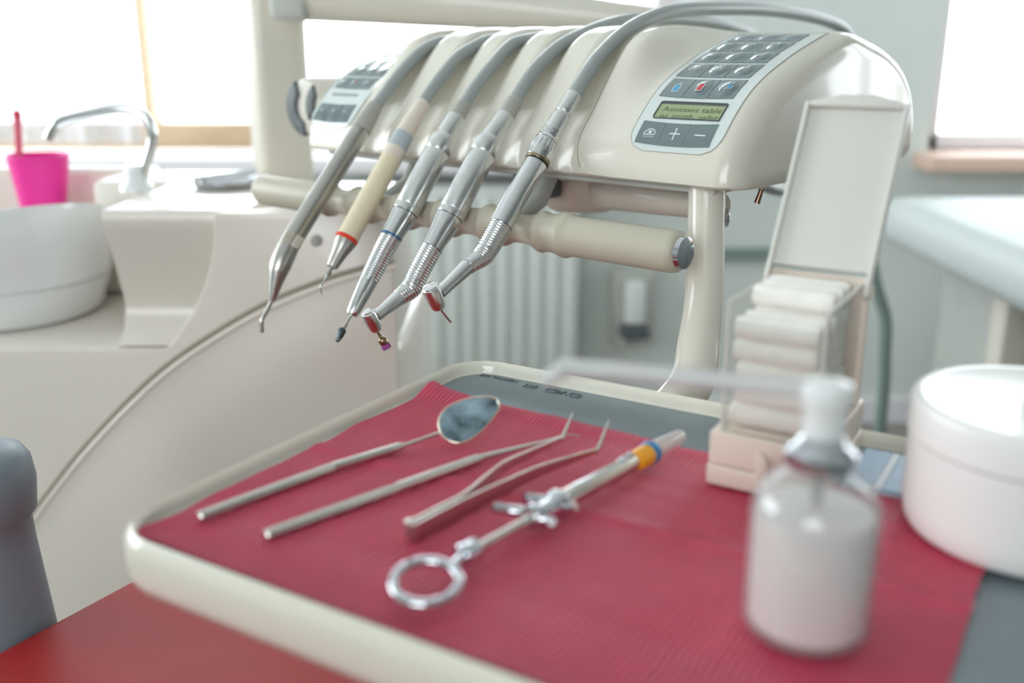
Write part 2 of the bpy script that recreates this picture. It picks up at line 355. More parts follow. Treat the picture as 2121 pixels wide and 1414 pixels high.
MB().prism(fas, (0, -FT, 0)).build('fascia', 'cuspidor', t, bevel=.0018)
Yf2 = Yf - FT
arc = [A_(*q) for q in [(20, 1180), (62, 1085), (110, 1015), (200, 905), (330, 775), (450, 690), (560, 628), (660, 587), (745, 560), (818, 544)]]
arc = spline(arc, 40)
zlow = -.62
Yf3 = Yf2-.0005
low = [Vector((p.x, Yf3, p.z)) for p in arc]
pl = low + [Vector((xe-.003, Yf3, A_(828, 650).z)), Vector((xe-.002, Yf3, zlow)), Vector((low[0].x, Yf3, zlow))]
MB().prism(pl, (0, -.006, 0)).build('curved_panel', 'cuspidor', t, bevel=.003)
MB().tube([Vector((p.x, Yf2-.003, p.z+.003)) for p in arc], .0030, 10).build('seam_line', 'seam', t)
MB().tube([Vector((p.x+.003, Yf2-.006, p.z-.002)) for p in arc], .0035, 10).build('seam_bead', 'cuspidor', t)
q = at_y(655, 497, Yf2); MB().lathe(q, (0, -1, 0), [(0, .006), (.004, .006), (.006, .004)], 18).build('knob', 'collar', t)
# rear backsplash block, behind the bowl
p0, p1 = at_y(-300, 352, 1.36), at_y(290, 350, 1.36)
MB().box2(XLc, p1.x, Yq+.0005, Yq+.05, zs, at_y(290, 350, Yq).z).build('back_block', 'cuspidor', t, bevel=.012)
# spout
fb = at_y(298, 408, 1.20); r = wpx(11, fb)
path = spline([at_y(*q, 1.20) for q in [(291, 402), (300, 350), (316, 290), (305, 248), (280, 230), (238, 225), (180, 237), (130, 250), (110, 268), (101, 288)]], 60)
path = [Vector((path[0].x, path[0].y, zt-.002))] + path[1:]
MB().tube(path, r*.98, 18).build('spout', 'steel', t)
MB().lathe((path[0].x-.004, 1.20, zt), ZZ, [(0, .020), (.006, .019), (.012, .014), (.03, .011)], 24).build('spout_base', 'ceramic', t)
# bowl
t2 = thing('spittoon_bowl', 'white ceramic spittoon bowl standing in the cream recess', 'bowl', (bc.x, bc.y, zs))
h = bc.z - zs
bm_ = MB(); bm_.lathe((bc.x, bc.y, zs), ZZ, [(0.0005, br*.80), (.006, br*.86), (h*.30, br*.93), (h*.42, br*.955), (h*.425, br*.94), (h*.44, br*.94), (h*.445, br*.965), (h*.7, br*1.0), (h*.93, br*1.0), (h*.99, br*.985), (h, br*.95), (h*.985, br*.9), (h*.7, br*.7), (h*.5, br*.3), (h*.48, .01)], 64)
for p in bm_.v: p.z += smoothstep(zs+h*.45, zs+h, p.z)*(.20*(bc.y-p.y) + .19*(p.x-bc.x))
bm_.build('bowl', 'ceramic', t2, sharp=50)
MB().lathe((bc.x, bc.y, zs+h*.48), ZZ, [(0, .018), (.004, .018), (.005, .01)], 20).build('drain', 'steel', t2)
# pink cup and pink ejector tube in it
YC = 1.335; zq = at_y(100, 450, YC).z
cc = at_y(100, 445, YC); c1 = at_y(86, 322, YC); r1 = wpx(60, c1); r0 = wpx(43, cc); hh = c1.z - zq
t = thing('drinking_cup', 'bright pink plastic cup under the curved spout', 'cup', (cc.x, YC-.01, zq))
ax3 = (Vector((c1.x, YC-.01, zq+hh))-Vector((cc.x, YC-.01, zq+.001))).normalized(); o3 = Vector((cc.x, YC-.01, zq+.001))
MB().lathe(o3, ax3, [(0, r0*.92), (.002, r0*.95), (hh-.004, r1*.985), (hh, r1), (hh+.002, r1*.985), (hh, r1*.96), (.006, r0*.88), (.005, .002)], 40).build('cup_wall', 'pink', t, sharp=60)
rim = MB(); rim.tube([o3+ax3*hh+Vector((math.cos(a)*r1*.99, math.sin(a)*r1*.99, 0)) for a in [2*PI*k/40 for k in range(41)]], .0018, 8); rim.build('cup_rim', 'pink', t)
q0, q1 = at_y(40, 325, YC+.01), at_y(36, 243, YC+.01)
t = thing('suction_tip', 'thin pink tube standing in the pink cup', 'tube', (q0.x+.012, YC, zq+.012))
MB().tube([Vector((q0.x+.02, YC, zq+.012)), q0, q1], wpx(8, q0), 14).build('tube_body', 'pink_tube', t)
MB().lathe(q1, ZZ, [(0, wpx(9, q1)), (.004, wpx(9, q1)), (.008, wpx(8, q1)), (.01, .002)], 14).build('tube_tip', 'red_plastic', t)
# chrome instrument dish on the unit top
zt += .0009; q = at_y(468, 382, 1.22); t = thing('instrument_dish', 'small chrome dish with tools on the top of the spittoon unit', 'dish', (q.x, 1.22, zt))
MB().lathe((q.x, 1.22, zt+.0005), ZZ, [(0, .034), (.001, .036), (.008, .042), (.009, .042), (.0085, .041), (.002, .034), (.0018, .002)], 36).build('dish', 'chrome', t)
for k in range(3): MB().tube([Vector((q.x-.04+.01*k, 1.205+.012*k, zt+.012)), Vector((q.x+.035, 1.215+.01*k, zt+.014+.002*k))], .002, 8).build('tool', 'steel', t)
# column and overhead arm
cp = at_y(578, 200, 1.52); cw = wpx(60, cp)
t = thing('column_arm', 'off white square column carrying a thick horizontal arm', 'column', (cp.x, 1.52, FL))
ang = math.radians(28); ax = (Vector((math.cos(ang), math.sin(ang), 0)), Vector((-math.sin(ang), math.cos(ang), 0)), ZZ)
m = MB(); m.box((cp.x, 1.52, (FL+1.2)/2), (cw*1.9, cw*1.55, 1.2-FL), ax); m.build('column', 'housing_soft', t, bevel=.016, bseg=4)
a0, a1 = at_y(600, -28, 1.46), at_y(1420, 52, 1.36); N = 24
pts = [a0.lerp(a1, k/N) for k in range(N+1)]; rr = [wpx(68, a0)*(1-k/N) + wpx(27, a1)*k/N for k in range(N+1)]
pts = [pts[0]+(pts[0]-pts[1])*.3] + pts + [pts[-1]+(pts[-1]-pts[-2])*.25]; rr = [rr[0]*.7]+rr+[rr[-1]*.5]
MB().tube(pts, rr, 32).build('arm', 'housing_soft', t)
jb = at_y(600, 0, 1.43); MB().box((jb.x, 1.43, jb.z), (wpx(76, jb), .04, wpx(80, jb))).build('arm_joint', 'grey_laminate', t, bevel=.008)
MB().lathe((cp.x, 1.52, FL), ZZ, [(0, .17), (.02, .17), (.03, .15)], 32).build('foot', 'housing_soft', t)
# dental chair: red cushion and grey arm pad
zc = -.17
e0, e1 = at_z(0, 1335, zc), at_z(245, 1205, zc); d = (e1-e0).normalized(); nrm = Vector((d.y, -d.x, 0))
t = thing('dental_chair', 'red vinyl dental chair with grey padded armrest below the tray', 'dental chair', (0.02, .25, FL))
o = e0 - d*.35; poly = [o, o + d*.66, o + d*.66 + nrm*.52, o + nrm*.52]
MB().prism([Vector((p.x, p.y, zc-.09)) for p in poly], (0, 0, .09)).build('seat_cushion', 'red_vinyl', t, bevel=.012, bseg=4)
cm = sum(poly, Vector())/4
MB().prism([Vector((p.x, p.y, zc-.13)).lerp(Vector((cm.x, cm.y, zc-.13)), .06) for p in poly], (0, 0, .0395)).build('seat_shell', 'housing_soft', t, bevel=.008)
MB().lathe((cm.x, cm.y, FL+.04), ZZ, [(0, .11), (zc-.13-FL-.0405, .09)], 32).build('pedestal', 'housing_soft', t)
MB().box((cm.x, cm.y, FL+.02), (.5, .7, .04)).build('base_plate', 'housing_soft', t, bevel=.012)
g = at_y(-45, 1000, .60); gr = wpx(108, g); zg = at_y(-45, 928, .60).z; zgb = -.40
hgt = zg-zgb
MB().lathe((g.x, .60, zgb), ZZ, [(0, gr*.9), (hgt*.3, gr*1.08), (hgt*.55, gr*1.04), (hgt*.80, gr*.86), (hgt*.855, gr*.84), (hgt*.87, gr*.96), (hgt*.93, gr*1.02), (hgt*.97, gr*.97), (hgt*.99, gr*.85), (hgt, gr*.5), (hgt, .001)], 40).build('armrest', 'grey_vinyl', t, sharp=60)
MB().tube([Vector((g.x, .60, zgb+.02)), Vector((g.x, .58, zgb-.02)), Vector((g.x+.1, .45, zgb-.09)), Vector((cm.x, cm.y, zgb-.1))], .02, 14).build('armrest_bracket', 'steel', t)
# grey-green hose at the right
hp_ = [at_y(*q, 1.75) for q in [(1806, 545), (1814, 590), (1826, 630), (1834, 665), (1832, 740), (1826, 850)]]
hp_.append(Vector((hp_[-1].x, 1.75, FL+.005)))
tag(MB().tube(spline(hp_, 40), wpx(13, hp_[2]), 14).build('drain_hose', 'hose_green'), 'grey green hose hanging down behind the cotton roll dispenser', 'hose')
# white side table at the right
t = thing('side_table', 'white laminate side table with rounded edge by the right window', 'table', (1.25, 1.9, FL))
m = MB(); m.box2(.86, 1.75, 1.45, 2.35, -.245, -.135); m.build('table_top', 'white_laminate', t, bevel=.045, bseg=5)
MB().box2(1.02, 1.08, 2.02, 2.3, FL, -.2455).build('side_panel', 'grey_laminate', t, bevel=.004, bseg=1)
MB().box2(.955, 1.01, 1.86, 1.92, FL, -.2455).build('table_leg', 'housing_soft', t, bevel=.006)
MB().box2(1.10, 1.70, 1.5, 2.3, FL, -.2455).build('cabinet', 'grey_laminate', t, bevel=.004, bseg=1)
q = at_y(2092, 742, 1.80); t = tag(MB().box((1.03, 1.70, -.50), (.05, .10, .10)).build('pedal_box', 'dark_plastic', bevel=.01), 'small black box under the white side table', 'box'); t.location.z = FL
#====DELIVERY UNIT
HPU = {5: .467, 4: .5195, 3: .568, 2: .615, 1: .670}
HUMP = [(-.598, .108), (-.590, .1085), (-.5868, .1115), (-.5880, .1185), (-.595, .136), (-.611, .154), (-.628, .175), (-.643, .192), (-.657, .2045), (-.675, .2125), (-.70, .2160), (-.73, .2160), (-.765, .2135), (-.80, .208), (-.835, .200), (-.868, .188), (-.893, .170), (-.907, .145), (-.911, .120), (-.907, .1105), (-.902, .108)]
PADP = [(-.598, .108), (-.590, .1085), (-.5868, .1115), (-.5892, .124), (-.595, .138), (-.610, .154), (-.629, .169), (-.650, .180), (-.674, .189), (-.695, .196), (-.717, .202), (-.745, .209), (-.77, .211), (-.80, .2065), (-.835, .199), (-.868, .187), (-.893, .169), (-.907, .145), (-.911, .120), (-.907, .1105), (-.902, .108)]
NS = 110
def resample(prof, n):
    P = spline([Vector((v, z, 0)) for v, z in prof], 600); L = [0]
    for a, c in zip(P, P[1:]): L.append(L[-1]+(c-a).length)
    out = []; j = 0
    for k in range(n+1):
        t = L[-1]*k/n
        while j < len(L)-2 and L[j+1] < t: j += 1
        f = (t-L[j])/max(1e-9, L[j+1]-L[j]); p = P[j].lerp(P[j+1], f); out.append((p.x, p.y))
    return out
HU, PA = resample(HUMP, NS), resample(PADP, NS)
UR, UL, RF = .317, .772, .018
def prof_at(u):
    w = 1 - smoothstep(.411, .443, u) + smoothstep(.694, .712, u)
    pr = [(h[0]*(1-w)+p[0]*w, h[1]*(1-w)+p[1]*w) for h, p in zip(HU, PA)]
    N = []
    for k in range(NS+1):
        a, c = pr[max(0, k-1)], pr[min(NS, k+1)]; tx, ty = c[0]-a[0], c[1]-a[1]; l = math.hypot(tx, ty) or 1
        nx, ny = ty/l, -tx/l
        N.append((nx, ny))
    # outward: towards +v at the front
    out = []
    e = min(u-UR, UL-u); off = RF - math.sqrt(max(0, RF*RF-(RF-e)**2)) if e < RF else 0
    for k in range(NS+1):
        (x, z), (nx, nz) = pr[k], N[k]
        if k < NS*.3 and nx < 0 or (NS*.3 <= k < NS*.7 and nz < 0): nx, nz = -nx, -nz
        if k >= NS*.7 and nx > 0: nx, nz = -nx, -nz
        if nz < 0: nz = 0; nx = math.copysign(1, nx) if nx else 0
        g = gw = 0
        for ui in HPU.values():
            du = abs(u-ui)
            g += 1-smoothstep(.0062, .0118, du); gw += (1-(du/.018)**2)**2 if du < .018 else 0
        if k < NS*.55: dz = g*.0165*smoothstep(.150, .176, z) + gw*(.0022 + .0035*smoothstep(.115, .165, z))
        else: dz = (g*.0165+gw*.0057)*(1-smoothstep(.6, .8, k/NS))
        d = off + dz
        out.append((x-nx*d, max(z-nz*d, .108)))
    return out
us = []
u = UR
while u < UL-1e-6:
    us.append(u); e = min(u-UR, UL-u); u += .0007 if e < RF or any(abs(u-x) < .020 for x in HPU.values()) else .003
us.append(UL)
t = thing('delivery_unit', 'cream dental delivery unit with humped housing, keypads and instrument rest bar', 'dental unit', uvz(.36, -.61, -.9))
DU = t
m = MB(); R = [[uvz(u, v, z) for v, z in prof_at(u)] for u in us]
n = NS+1; vs = [p for r in R for p in r]; fs = []
for i in range(len(R)-1):
    for j in range(NS): fs.append((i*n+j, i*n+j+1, (i+1)*n+j+1, (i+1)*n+j))
    fs.append((i*n+NS, i*n, (i+1)*n, (i+1)*n+NS))
fs.append(tuple(range(n))); fs.append(tuple((len(R)-1)*n+j for j in range(n)))
m.add(vs, fs); m.build('housing', 'housing', t, sharp=50)
# base plate line below the housing
MB().box(uvz((UR+UL)/2, -.745, .1055), (UL-UR-.045, .29, .0045), (U, V, ZZ)).build('base_plate', 'grey_laminate', t, bevel=.001, bseg=1)
# seam line on the right hump
sm = []
for k in range(40):
    s = 4+k*.75; pr = prof_at(.452); i = int(s); f = s-i; v, z = pr[i][0]*(1-f)+pr[i+1][0]*f, pr[i][1]*(1-f)+pr[i+1][1]*f
    sm.append(uvz(.4525 - .008*math.exp(-k/4.), v+.0001, z+.0001))
MB().tube(sm, .00035, 6).build('housing_seam', 'seam', t)
# keypads
ptab = []; Lp = 0; pv = spline([Vector((v, z, 0)) for v, z in [(-.5865, .1145)] + PADP[3:14]], 400)
for a, c in zip(pv, pv[1:]): ptab.append((Lp, a, c)); Lp += (c-a).length
def pad(u, s, off=0.0):
    i = 0; lo_, hi_ = 0, len(ptab)-1
    while lo_ < hi_:
        mid = (lo_+hi_+1)//2
        if ptab[mid][0] <= s: lo_ = mid
        else: hi_ = mid-1
    l, a, c = ptab[lo_]; d = (c-a); p = a + d*((s-l)/d.length); nn = Vector((d.y, -d.x, 0)).normalized()
    if nn.y < 0 and nn.x < 0: nn = -nn
    if nn.x < 0 and nn.y <= 0: nn = -nn
    return uvz(u, p.x + abs(nn.x)*off, p.y + abs(nn.y)*off)
def padgrid(u0, u1, s0, s1, nu, ns, off, bow0=0, bow1=0, dome=None, umid=.3715, uw=.0315, skirt=.0006):
    """curved tile on the pad; bow = how far the lower / upper edge sags at the middle of the row"""
    m = MB()
    def fn(i, j):
        i = 1-i
        u = u0+(u1-u0)*i; k = 1-((u-umid)/uw)**2
        s = (s0-bow0*k)*(1-j) + (s1-bow1*k)*j; h = off
        if dome:
            du, ds = (u-dome[0])/dome[2], (s-dome[1])/dome[3]; r = du*du+ds*ds
            if r < 1: h += dome[4]*(1-r)**.7
        return pad(u, s, h)
    m.grid(fn, nu, ns)
    edge = [(i/nu, 0) for i in range(nu+1)] + [(1, j/ns) for j in range(1, ns+1)] + [(1-i/nu, 1) for i in range(1, nu+1)] + [(0, 1-j/ns) for j in range(1, ns)]
    base = off; top_ = [fn(*e) for e in edge]
    def low_(e):
        i = 1-e[0]; u = u0+(u1-u0)*i; k = 1-((u-umid)/uw)**2; s = (s0-bow0*k)*(1-e[1]) + (s1-bow1*k)*e[1]; return pad(u, s, off-skirt)
    bot = [low_(e) for e in edge]; q = len(edge)
    m.add(top_+bot, [(i, (i+1) % q, q+(i+1) % q, q+i) for i in range(q)])
    return m
def stroke(lines, u0, s0, w, off, scale):
    """printed strokes: polylines in key units (x right, y up)"""
    m = MB()
    for ln in lines:
        P2 = [Vector((x*scale, y*scale, 0)) for x, y in ln]
        L, Rr = [], []
        for i, p in enumerate(P2):
            d = (P2[min(i+1, len(P2)-1)]-P2[max(i-1, 0)]); d = d.normalized() if d.length else Vector((1, 0, 0)); q = Vector((-d.y, d.x, 0))*w/2
            L.append(p+q); Rr.append(p-q)
        for i in range(len(P2)-1):
            quad = [L[i], L[i+1], Rr[i+1], Rr[i]]
            tp = [pad(u0-p.x, s0+p.y, off) for p in quad]; bt = [pad(u0-p.x, s0+p.y, off-.0002) for p in quad]
            m.add(tp+bt, [(0, 1, 2, 3), (7, 6, 5, 4)] + [(k, 4+k, 4+(k+1) % 4, (k+1) % 4) for k in range(4)])
    return m
def fillpoly(poly, u0, s0, off, scale):
    tp = [pad(u0-x*scale, s0+y*scale, off) for x, y in poly]; bt = [pad(u0-x*scale, s0+y*scale, off-.0002) for x, y in poly]; n = len(poly)
    return MB().add(tp+bt, [tuple(range(n)), tuple(range(n, 2*n))[::-1]] + [(k, n+k, n+(k+1) % n, (k+1) % n) for k in range(n)])
def circ(cx, cy, r, a0=0, a1=360, n=18): return [(cx+r*math.cos(math.radians(a0+(a1-a0)*k/n)), cy+r*math.sin(math.radians(a0+(a1-a0)*k/n))) for k in range(n+1)]
# right panel sheet: outline in (u, s)
def sheet(um, hw_, s0, s1, name):
    rows = 60; m = MB(); G = []
    for k in range(rows+1):
        f = k/rows; s = s0+(s1-s0)*f
        h = hw_
        if s-s0 < .016: h = hw_*(.62+.38*math.sqrt(max(0, 1-(1-(s-s0)/.016)**2)))
        wob = .006*smoothstep(s0, s1*.8, s)
        G.append([(um - h + (2*h)*i/10 + wob*(i/10)*.5, s) for i in range(11)])
    m.rings([[pad(u, s, .0004) for u, s in g] for g in G], False, False, False)
    bd = [g[0] for g in G] + G[-1][1:] + [g[-1] for g in G[::-1]][1:] + G[0][::-1][1:-1]
    q = len(bd); m.add([pad(u, s, .0004) for u, s in bd] + [pad(u, s, -.0005) for u, s in bd], [(i, (i+1) % q, q+(i+1) % q, q+i) for i in range(q)])
    pn = m.build(name, 'panel', t, sharp=40)
    MB().tube([pad(u, s, .0004) for u, s in bd+[bd[0]]], .0003, 6).build('panel_border', 'panel_edge', pn)
    return pn
pn = sheet(.3705, .0365, .0165, .1965, 'control_panel')
K0, K1 = .3415, .4015; KW = (K1-K0)/3
rows = [(.0222, .0405, .0016, .0016, [0, 0, 0]), (.0655, .0880, .0016, .0012, [0, 1, 2]), (.0918, .1145, .001, .001, [1, 2, 2]), (.1185, .1400, .0006, .0004, [2, 2, 2]), (.1430, .1662, .0002, 0, [2, 2, 2]), (.1700, .1900, 0, 0, [1, 1, 1])]
KO = .0010
def keyc(r, c): s0, s1 = rows[r][:2]; return K1-KW*(c+.5) + (.004*smoothstep(.02, .17, (s0+s1)/2)), (s0+s1)/2 - rows[r][2]*.6
for r, (s0, s1, b0, b1, dm) in enumerate(rows):
    sh = .004*smoothstep(.02, .17, (s0+s1)/2)
    for c in range(3):
        ua, ub = K1-KW*(c+1)+.00035+sh, K1-KW*c-.00035+sh; uc, sc = keyc(r, c)
        dome = (uc-.001, sc, .0068, (s1-s0)*.42, .0010+.0008*(dm[c] == 2)) if dm[c] else None
        padgrid(ua, ub, s0, s1, 20, 16, KO, b0, b1, dome, umid=.3715+sh, skirt=.0007).build('key', 'key', pn, sharp=50)
def ic(obj_mb, m='icon'): obj_mb.build('icon', m, pn, smooth=False)
SC = .001
u_, s_ = keyc(0, 0); o_ = KO+.0002
dome_ = [(-4.6, -2)] + circ(0, -2, 4.6, 180, 0, 14) + [(-4.6, -2)]
ic(stroke([dome_], u_, s_, .0006, o_, SC)); ic(stroke([[(-4.2+1.2*k, -3.2), (-4.5+1.2*k, -4.2)] for k in range(8)], u_, s_, .00035, o_, SC))
ic(fillpoly(circ(0, .1, 1.2)[:-1], u_, s_, o_, SC)); ic(stroke([[(1.7*math.cos(a), .2+1.7*math.sin(a)), (2.6*math.cos(a), .2+2.6*math.sin(a))] for a in [PI*k/4 for k in range(8)]], u_, s_, .0003, o_, SC))
u_, s_ = keyc(0, 1); ic(stroke([[(-4.2, -.3), (4.2, -.3)], [(0, -5), (0, 4.6)]], u_, s_, .0009, o_, SC))
u_, s_ = keyc(0, 2); ic(stroke([[(-4.2, -.3), (4.2, -.3)]], u_, s_, .0009, o_, SC))
for c, cm_ in ((0, 'icon_blue'), (1, 'icon_red')):
    u_, s_ = keyc(1, c); o2 = KO+.0002 + (.0014 if c else 0)
    ic(stroke([[(-2.2, -5.5), (2.2, -5.5), (2.4, 2.0), (1.4, 3.4), (-1.4, 3.4), (-2.4, 2.0), (-2.2, -5.5)], [(-.6, 4.4), (.4, 6.0)], [(.8, 4.4), (1.8, 6)]], u_, s_, .00055, o2, SC))
    ic(fillpoly([(-1.9, -5.2), (1.9, -5.2), (1.9, -3), (-1.9, -3)], u_, s_, o2, SC), cm_); ic(fillpoly([(-1.9, -2.6), (1.9, -2.6), (2.0, 2.2), (-2.0, 2.2)], u_, s_, o2-.0001, SC), cm_)
u_, s_ = keyc(1, 2); ic(stroke([circ(-1.6, -.4, 3.8, 210, 60, 12)+[(1, 3)], [(-4.9, -2.6), (-2.8, -2.6), (-2.8, -4)], [(1, -4), (1, -2.6), (5, -2.6), (5, .4)], [(3.2, 2.6), (4.4, 4.6)]], u_, s_, .0005, KO+.0021, SC)); ic(fillpoly([(1.4, -1.8), (4.2, -1.8), (4.2, 1.2), (1.4, 1.2)], u_, s_, KO+.0021, SC), 'icon_blue')
u_, s_ = keyc(2, 0); ic(stroke([circ(0, 0, 1.1), circ(0, 0, 4, 110, 160, 6), circ(0, 0, 4, 200, 250, 6), circ(0, 0, 4, 290, 340, 6), circ(0, 0, 4, 20, 70, 6)], u_, s_, .0005, KO+.0013, SC))
u_, s_ = keyc(2, 1); ic(stroke([circ(0, 0, 1.0), circ(0, 0, 2.4)] + [[(3.4*math.cos(a), 3.4*math.sin(a)), (5*math.cos(a), 5*math.sin(a))] for a in [PI*k/4+.2 for k in range(8)]], u_, s_, .0005, KO+.0019, SC))
u_, s_ = keyc(2, 2); ic(stroke([[(-3, -4), (-1, -4), (-1, -1.4), (-3, -1.4), (-3, -4)], circ(1, 1.4, 1.4), circ(2.6, 3.2, 1.0), [(-.4, -2), (.6, .2)], [(2, -.4), (3.6, 1.4)]], u_, s_, .0005, KO+.0019, SC))
for r, c, L_ in [(3, 0, [[(-4, 1), (-3, -3), (3.4, -1), (4, 2), (3, 2.4)]]), (3, 1, [[(-4, -3), (-2, -1), (4, 1.6)], [(-4, -3), (-2.6, -3.6)], [(4, 1.6), (3, 3.4)]]), (3, 2, [[(-4, -3), (-2, -1), (4, 1.6)], [(-4, -3), (3.4, .4), (4.4, 3)]]),
                 (4, 0, [[(-3, -3), (3, .4), (3.4, -1.6)]]), (4, 1, [[(-3, -2), (2, 1.2), (3.6, -1)]]), (4, 2, [circ(0, 0, 2.2, -40, 200, 12), circ(0, 0, 4, -40, 200, 14)]),
                 (5, 0, [[(2, 1), (3, 3), (4.4, 1.4)]]), (5, 1, [[(2, 1), (3, 3), (4.4, 1.4)]]), (5, 2, [[(1, 2.6), (3, 1.4), (4.6, 2.4)]])]:
    u_, s_ = keyc(r, c); ic(stroke(L_, u_, s_, .0006, KO+(.0020 if r < 5 else .0013), SC))
# display
D0, D1, DS0, DS1 = .3435, .3962, .0434, .0594
ds = padgrid(D0, D1, DS0, DS1, 12, 8, .0006, 0, 0, None, skirt=.0008).build('display', 'lcd', pn)
fr = MB()
bdp = [(D0, DS0), (D1-.001, DS0), (D1, DS0+.0015), (D1, DS1-.001), (D1-.001, DS1), (D0+.001, DS1), (D0, DS1-.001)]
fr.tube([pad(u, s, .0009) for u, s in bdp+[bdp[0]]], .0005, 6); fr.build('display_frame', 'dark_plastic', pn)
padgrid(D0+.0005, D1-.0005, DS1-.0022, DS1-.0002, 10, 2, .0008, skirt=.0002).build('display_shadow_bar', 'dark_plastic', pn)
for txt, base, sz in (('Assistant table', .0502, .0062), ('or smith. safet', .0440, .0056)):
    tv, tf = text_mesh(txt, 1.0); wmax = max(v.x for v in tv); sx = .0465/wmax
    vv = [pad(D1-.0045-v.x*sx, base+v.y*sz, .0008) for v in tv]; MB().add(vv, tf).build('display_text', 'lcd_text', pn, smooth=False)
# left panel, farther away
pl_ = sheet(.7345, .0300, .0150, .1750, 'control_panel')
for s0, s1, bw in ((.0215, .0400, .0016), (.0600, .0760, .001), (.0790, .0980, .0006), (.1010, .1180, 0), (.1210, .1380, 0)):
    for c in range(3):
        kw = .0165; ua = .7345+.026-kw*(c+1)+.0004; padgrid(ua, ua+kw-.0008, s0, s1, 8, 6, .0010, bw, bw*.6, ((ua+kw/2), (s0+s1)/2, .005, .006, .0009), umid=.7355, uw=.026, skirt=.0007).build('key', 'key', pl_)
    if s0 < .09:
        for c in range(3): stroke([[(-2, -1), (0, 1), (2, -1)]], .7345+.026-.0165*(c+.5), (s0+s1)/2, .0007, .0021, SC).build('icon', 'icon_red' if (s0 > .055 and s0 < .07 and c == 1) else 'icon', pl_, smooth=False)
stroke([[(-18+2.6*k, 0), (-18+2.6*k+1.9, 0)] for k in range(14)], .7370, .0515, .0036, .0006, SC).build('panel_print', 'hose', pl_, smooth=False)      # a line of print too blurred to read
# rest bar with saddles
BV, BZ = -.551, .072; prof = [(.0, .0115), (.002, .0135), (.006, .0142), (.085, .0142), (.0895, .0150), (.092, .0160), (.095, .0160), (.098, .0150), (.104, .0138)]
B0 = .3335
usad = sorted(HPU.values())
for k in range(110, 372):
    uu = B0 + k*.001
    d = min(abs(uu-x) for x in usad); prof.append((uu-B0, .0138-.0034*max(0, 1-(d/.0155)**2)**.8 + (.0012*math.exp(-((d-.0185)/.0022)**2))))
prof += [(.374, .0142), (.446, .0142), (.452, .0136), (.456, .0115), (.457, .004)]
MB().lathe(uvz(B0, BV, BZ), U, prof, 48).build('rest_bar', 'bar', t, sharp=60)
MB().lathe(uvz(B0-.004, BV, BZ), U, [(0, .0088), (.0006, .0105), (.004, .0110)], 40).build('bar_end_cap', 'chrome', t)
for uu in (.4935, .642): 
    MB().tube([uvz(uu, -.615, .1055), uvz(uu, -.60, .085), uvz(uu, -.575, .074), uvz(uu, -.555, .072)], .007, 14).build('bar_bracket', 'grey_laminate', t)
# under-structure: swivel joint and arm, dark bracket
j = on_plane(1205, 400, uvz(0, -.70, 0), V)
MB().lathe(Vector((j.x, j.y, .1035)), -ZZ, [(0, wpx(92, j)), (.026, wpx(92, j)), (.034, wpx(84, j)), (.040, wpx(66, j)), (.042, .002)], 40).build('swivel_joint', 'housing_soft', t)
ja = Vector((j.x, j.y, .082)); jb = uvz(.352, -.63, .091)
MB().tube([ja, ja.lerp(jb, .35), ja.lerp(jb, .7), jb], [.017, .015, .0125, .010], 20).build('swivel_arm', 'housing_soft', t)
MB().box(uvz(.528, -.64, .0915), (.032, .03, .0235), (U, V, ZZ)).build('cable_box', 'dark_plastic', t, bevel=.004)
for uu in (.475, .49): MB().lathe(uvz(uu, -.625, .1033), -ZZ, [(0, .0035), (.004, .0035), (.005, .002)], 12).build('screw', 'dark_metal', t)
# post
pp = []
for (x, y, dd) in [(1465, 380, .690), (1463, 470, .690), (1459, 600, .688), (1448, 700, .682), (1428, 800, .668)]:
    pp.append(EYE + ray(x, y)*dd)
pp += [Vector((.085, .60, -.045)), Vector((.06, .53, -.052)), Vector((.045, .48, -.052))]
pth = spline(pp, 60); MB().tube(pth, [.0130+.0022*smoothstep(.25, .6, k/60) for k in range(61)], 32).build('post', 'housing', t)
k_ = EYE + ray(1497, 452)*.69; MB().lathe(k_-Vector((.006, 0, 0)), (1, .25, 0), [(0, .004), (.004, .004), (.0045, .0068), (.0085, .0068), (.0095, .0055)], 24).build('lock_knob', 'steel', t)
# toggle switch and red button under the right end
q = on_plane(1578, 397, uvz(UR+.012, 0, 0), U); MB().lathe(Vector((q.x, q.y, .1078)), -ZZ, [(0, .005), (.0025, .005), (.003, .003), (.004, .003)], 16).build('switch_nut', 'dark_metal', t)
MB().tube([Vector((q.x, q.y, .1045)), Vector((q.x-.0015, q.y, .099)), Vector((q.x-.003, q.y, .0935))], [.0016, .0019, .0022], 14).build('switch_lever', 'switch_brass', t)
q = on_plane(1640, 384, uvz(UR+.02, 0, 0), U); MB().lathe(Vector((q.x, q.y, .1078)), -ZZ, [(0, .008), (.003, .0075), (.0042, .005)], 24).build('red_button', 'red_plastic', t)
# round adjuster at the far left end
q = on_plane(634, 222, uvz(0, -.655, 0), V); rq = wpx(60, q)
MB().lathe(q, -V, [(0, rq*.86), (.003, rq*.95), (.012, rq), (.10, rq)], 44).build('adjuster_hub', 'housing_soft', t)
MB().tube([uvz(UL-.004, -.70, .155), uvz(UL+.02, -.70, .155), q-V*.045], [.016, .016, .016], 20).build('adjuster_link', 'housing_soft', t)
def crescent(cxp, c0, c1, r0, r1):
    m = MB(); out = [(r1*math.cos(math.radians(a)), r1*math.sin(math.radians(a))) for a in range(c0, c1+1, 6)]
    inn = [(r0*math.cos(math.radians(a))*.92, r0*math.sin(math.radians(a))) for a in range(c1-14, c0+13, -6)]
    P_ = [q + U*(x+cxp) + ZZ*y - V*.002 for x, y in out+inn]; return m.prism(P_, V*.005)
crescent(0, -88, 66, rq*.52, rq*.985).build('adjuster_grip', 'dark_plastic', t, bevel=.001)
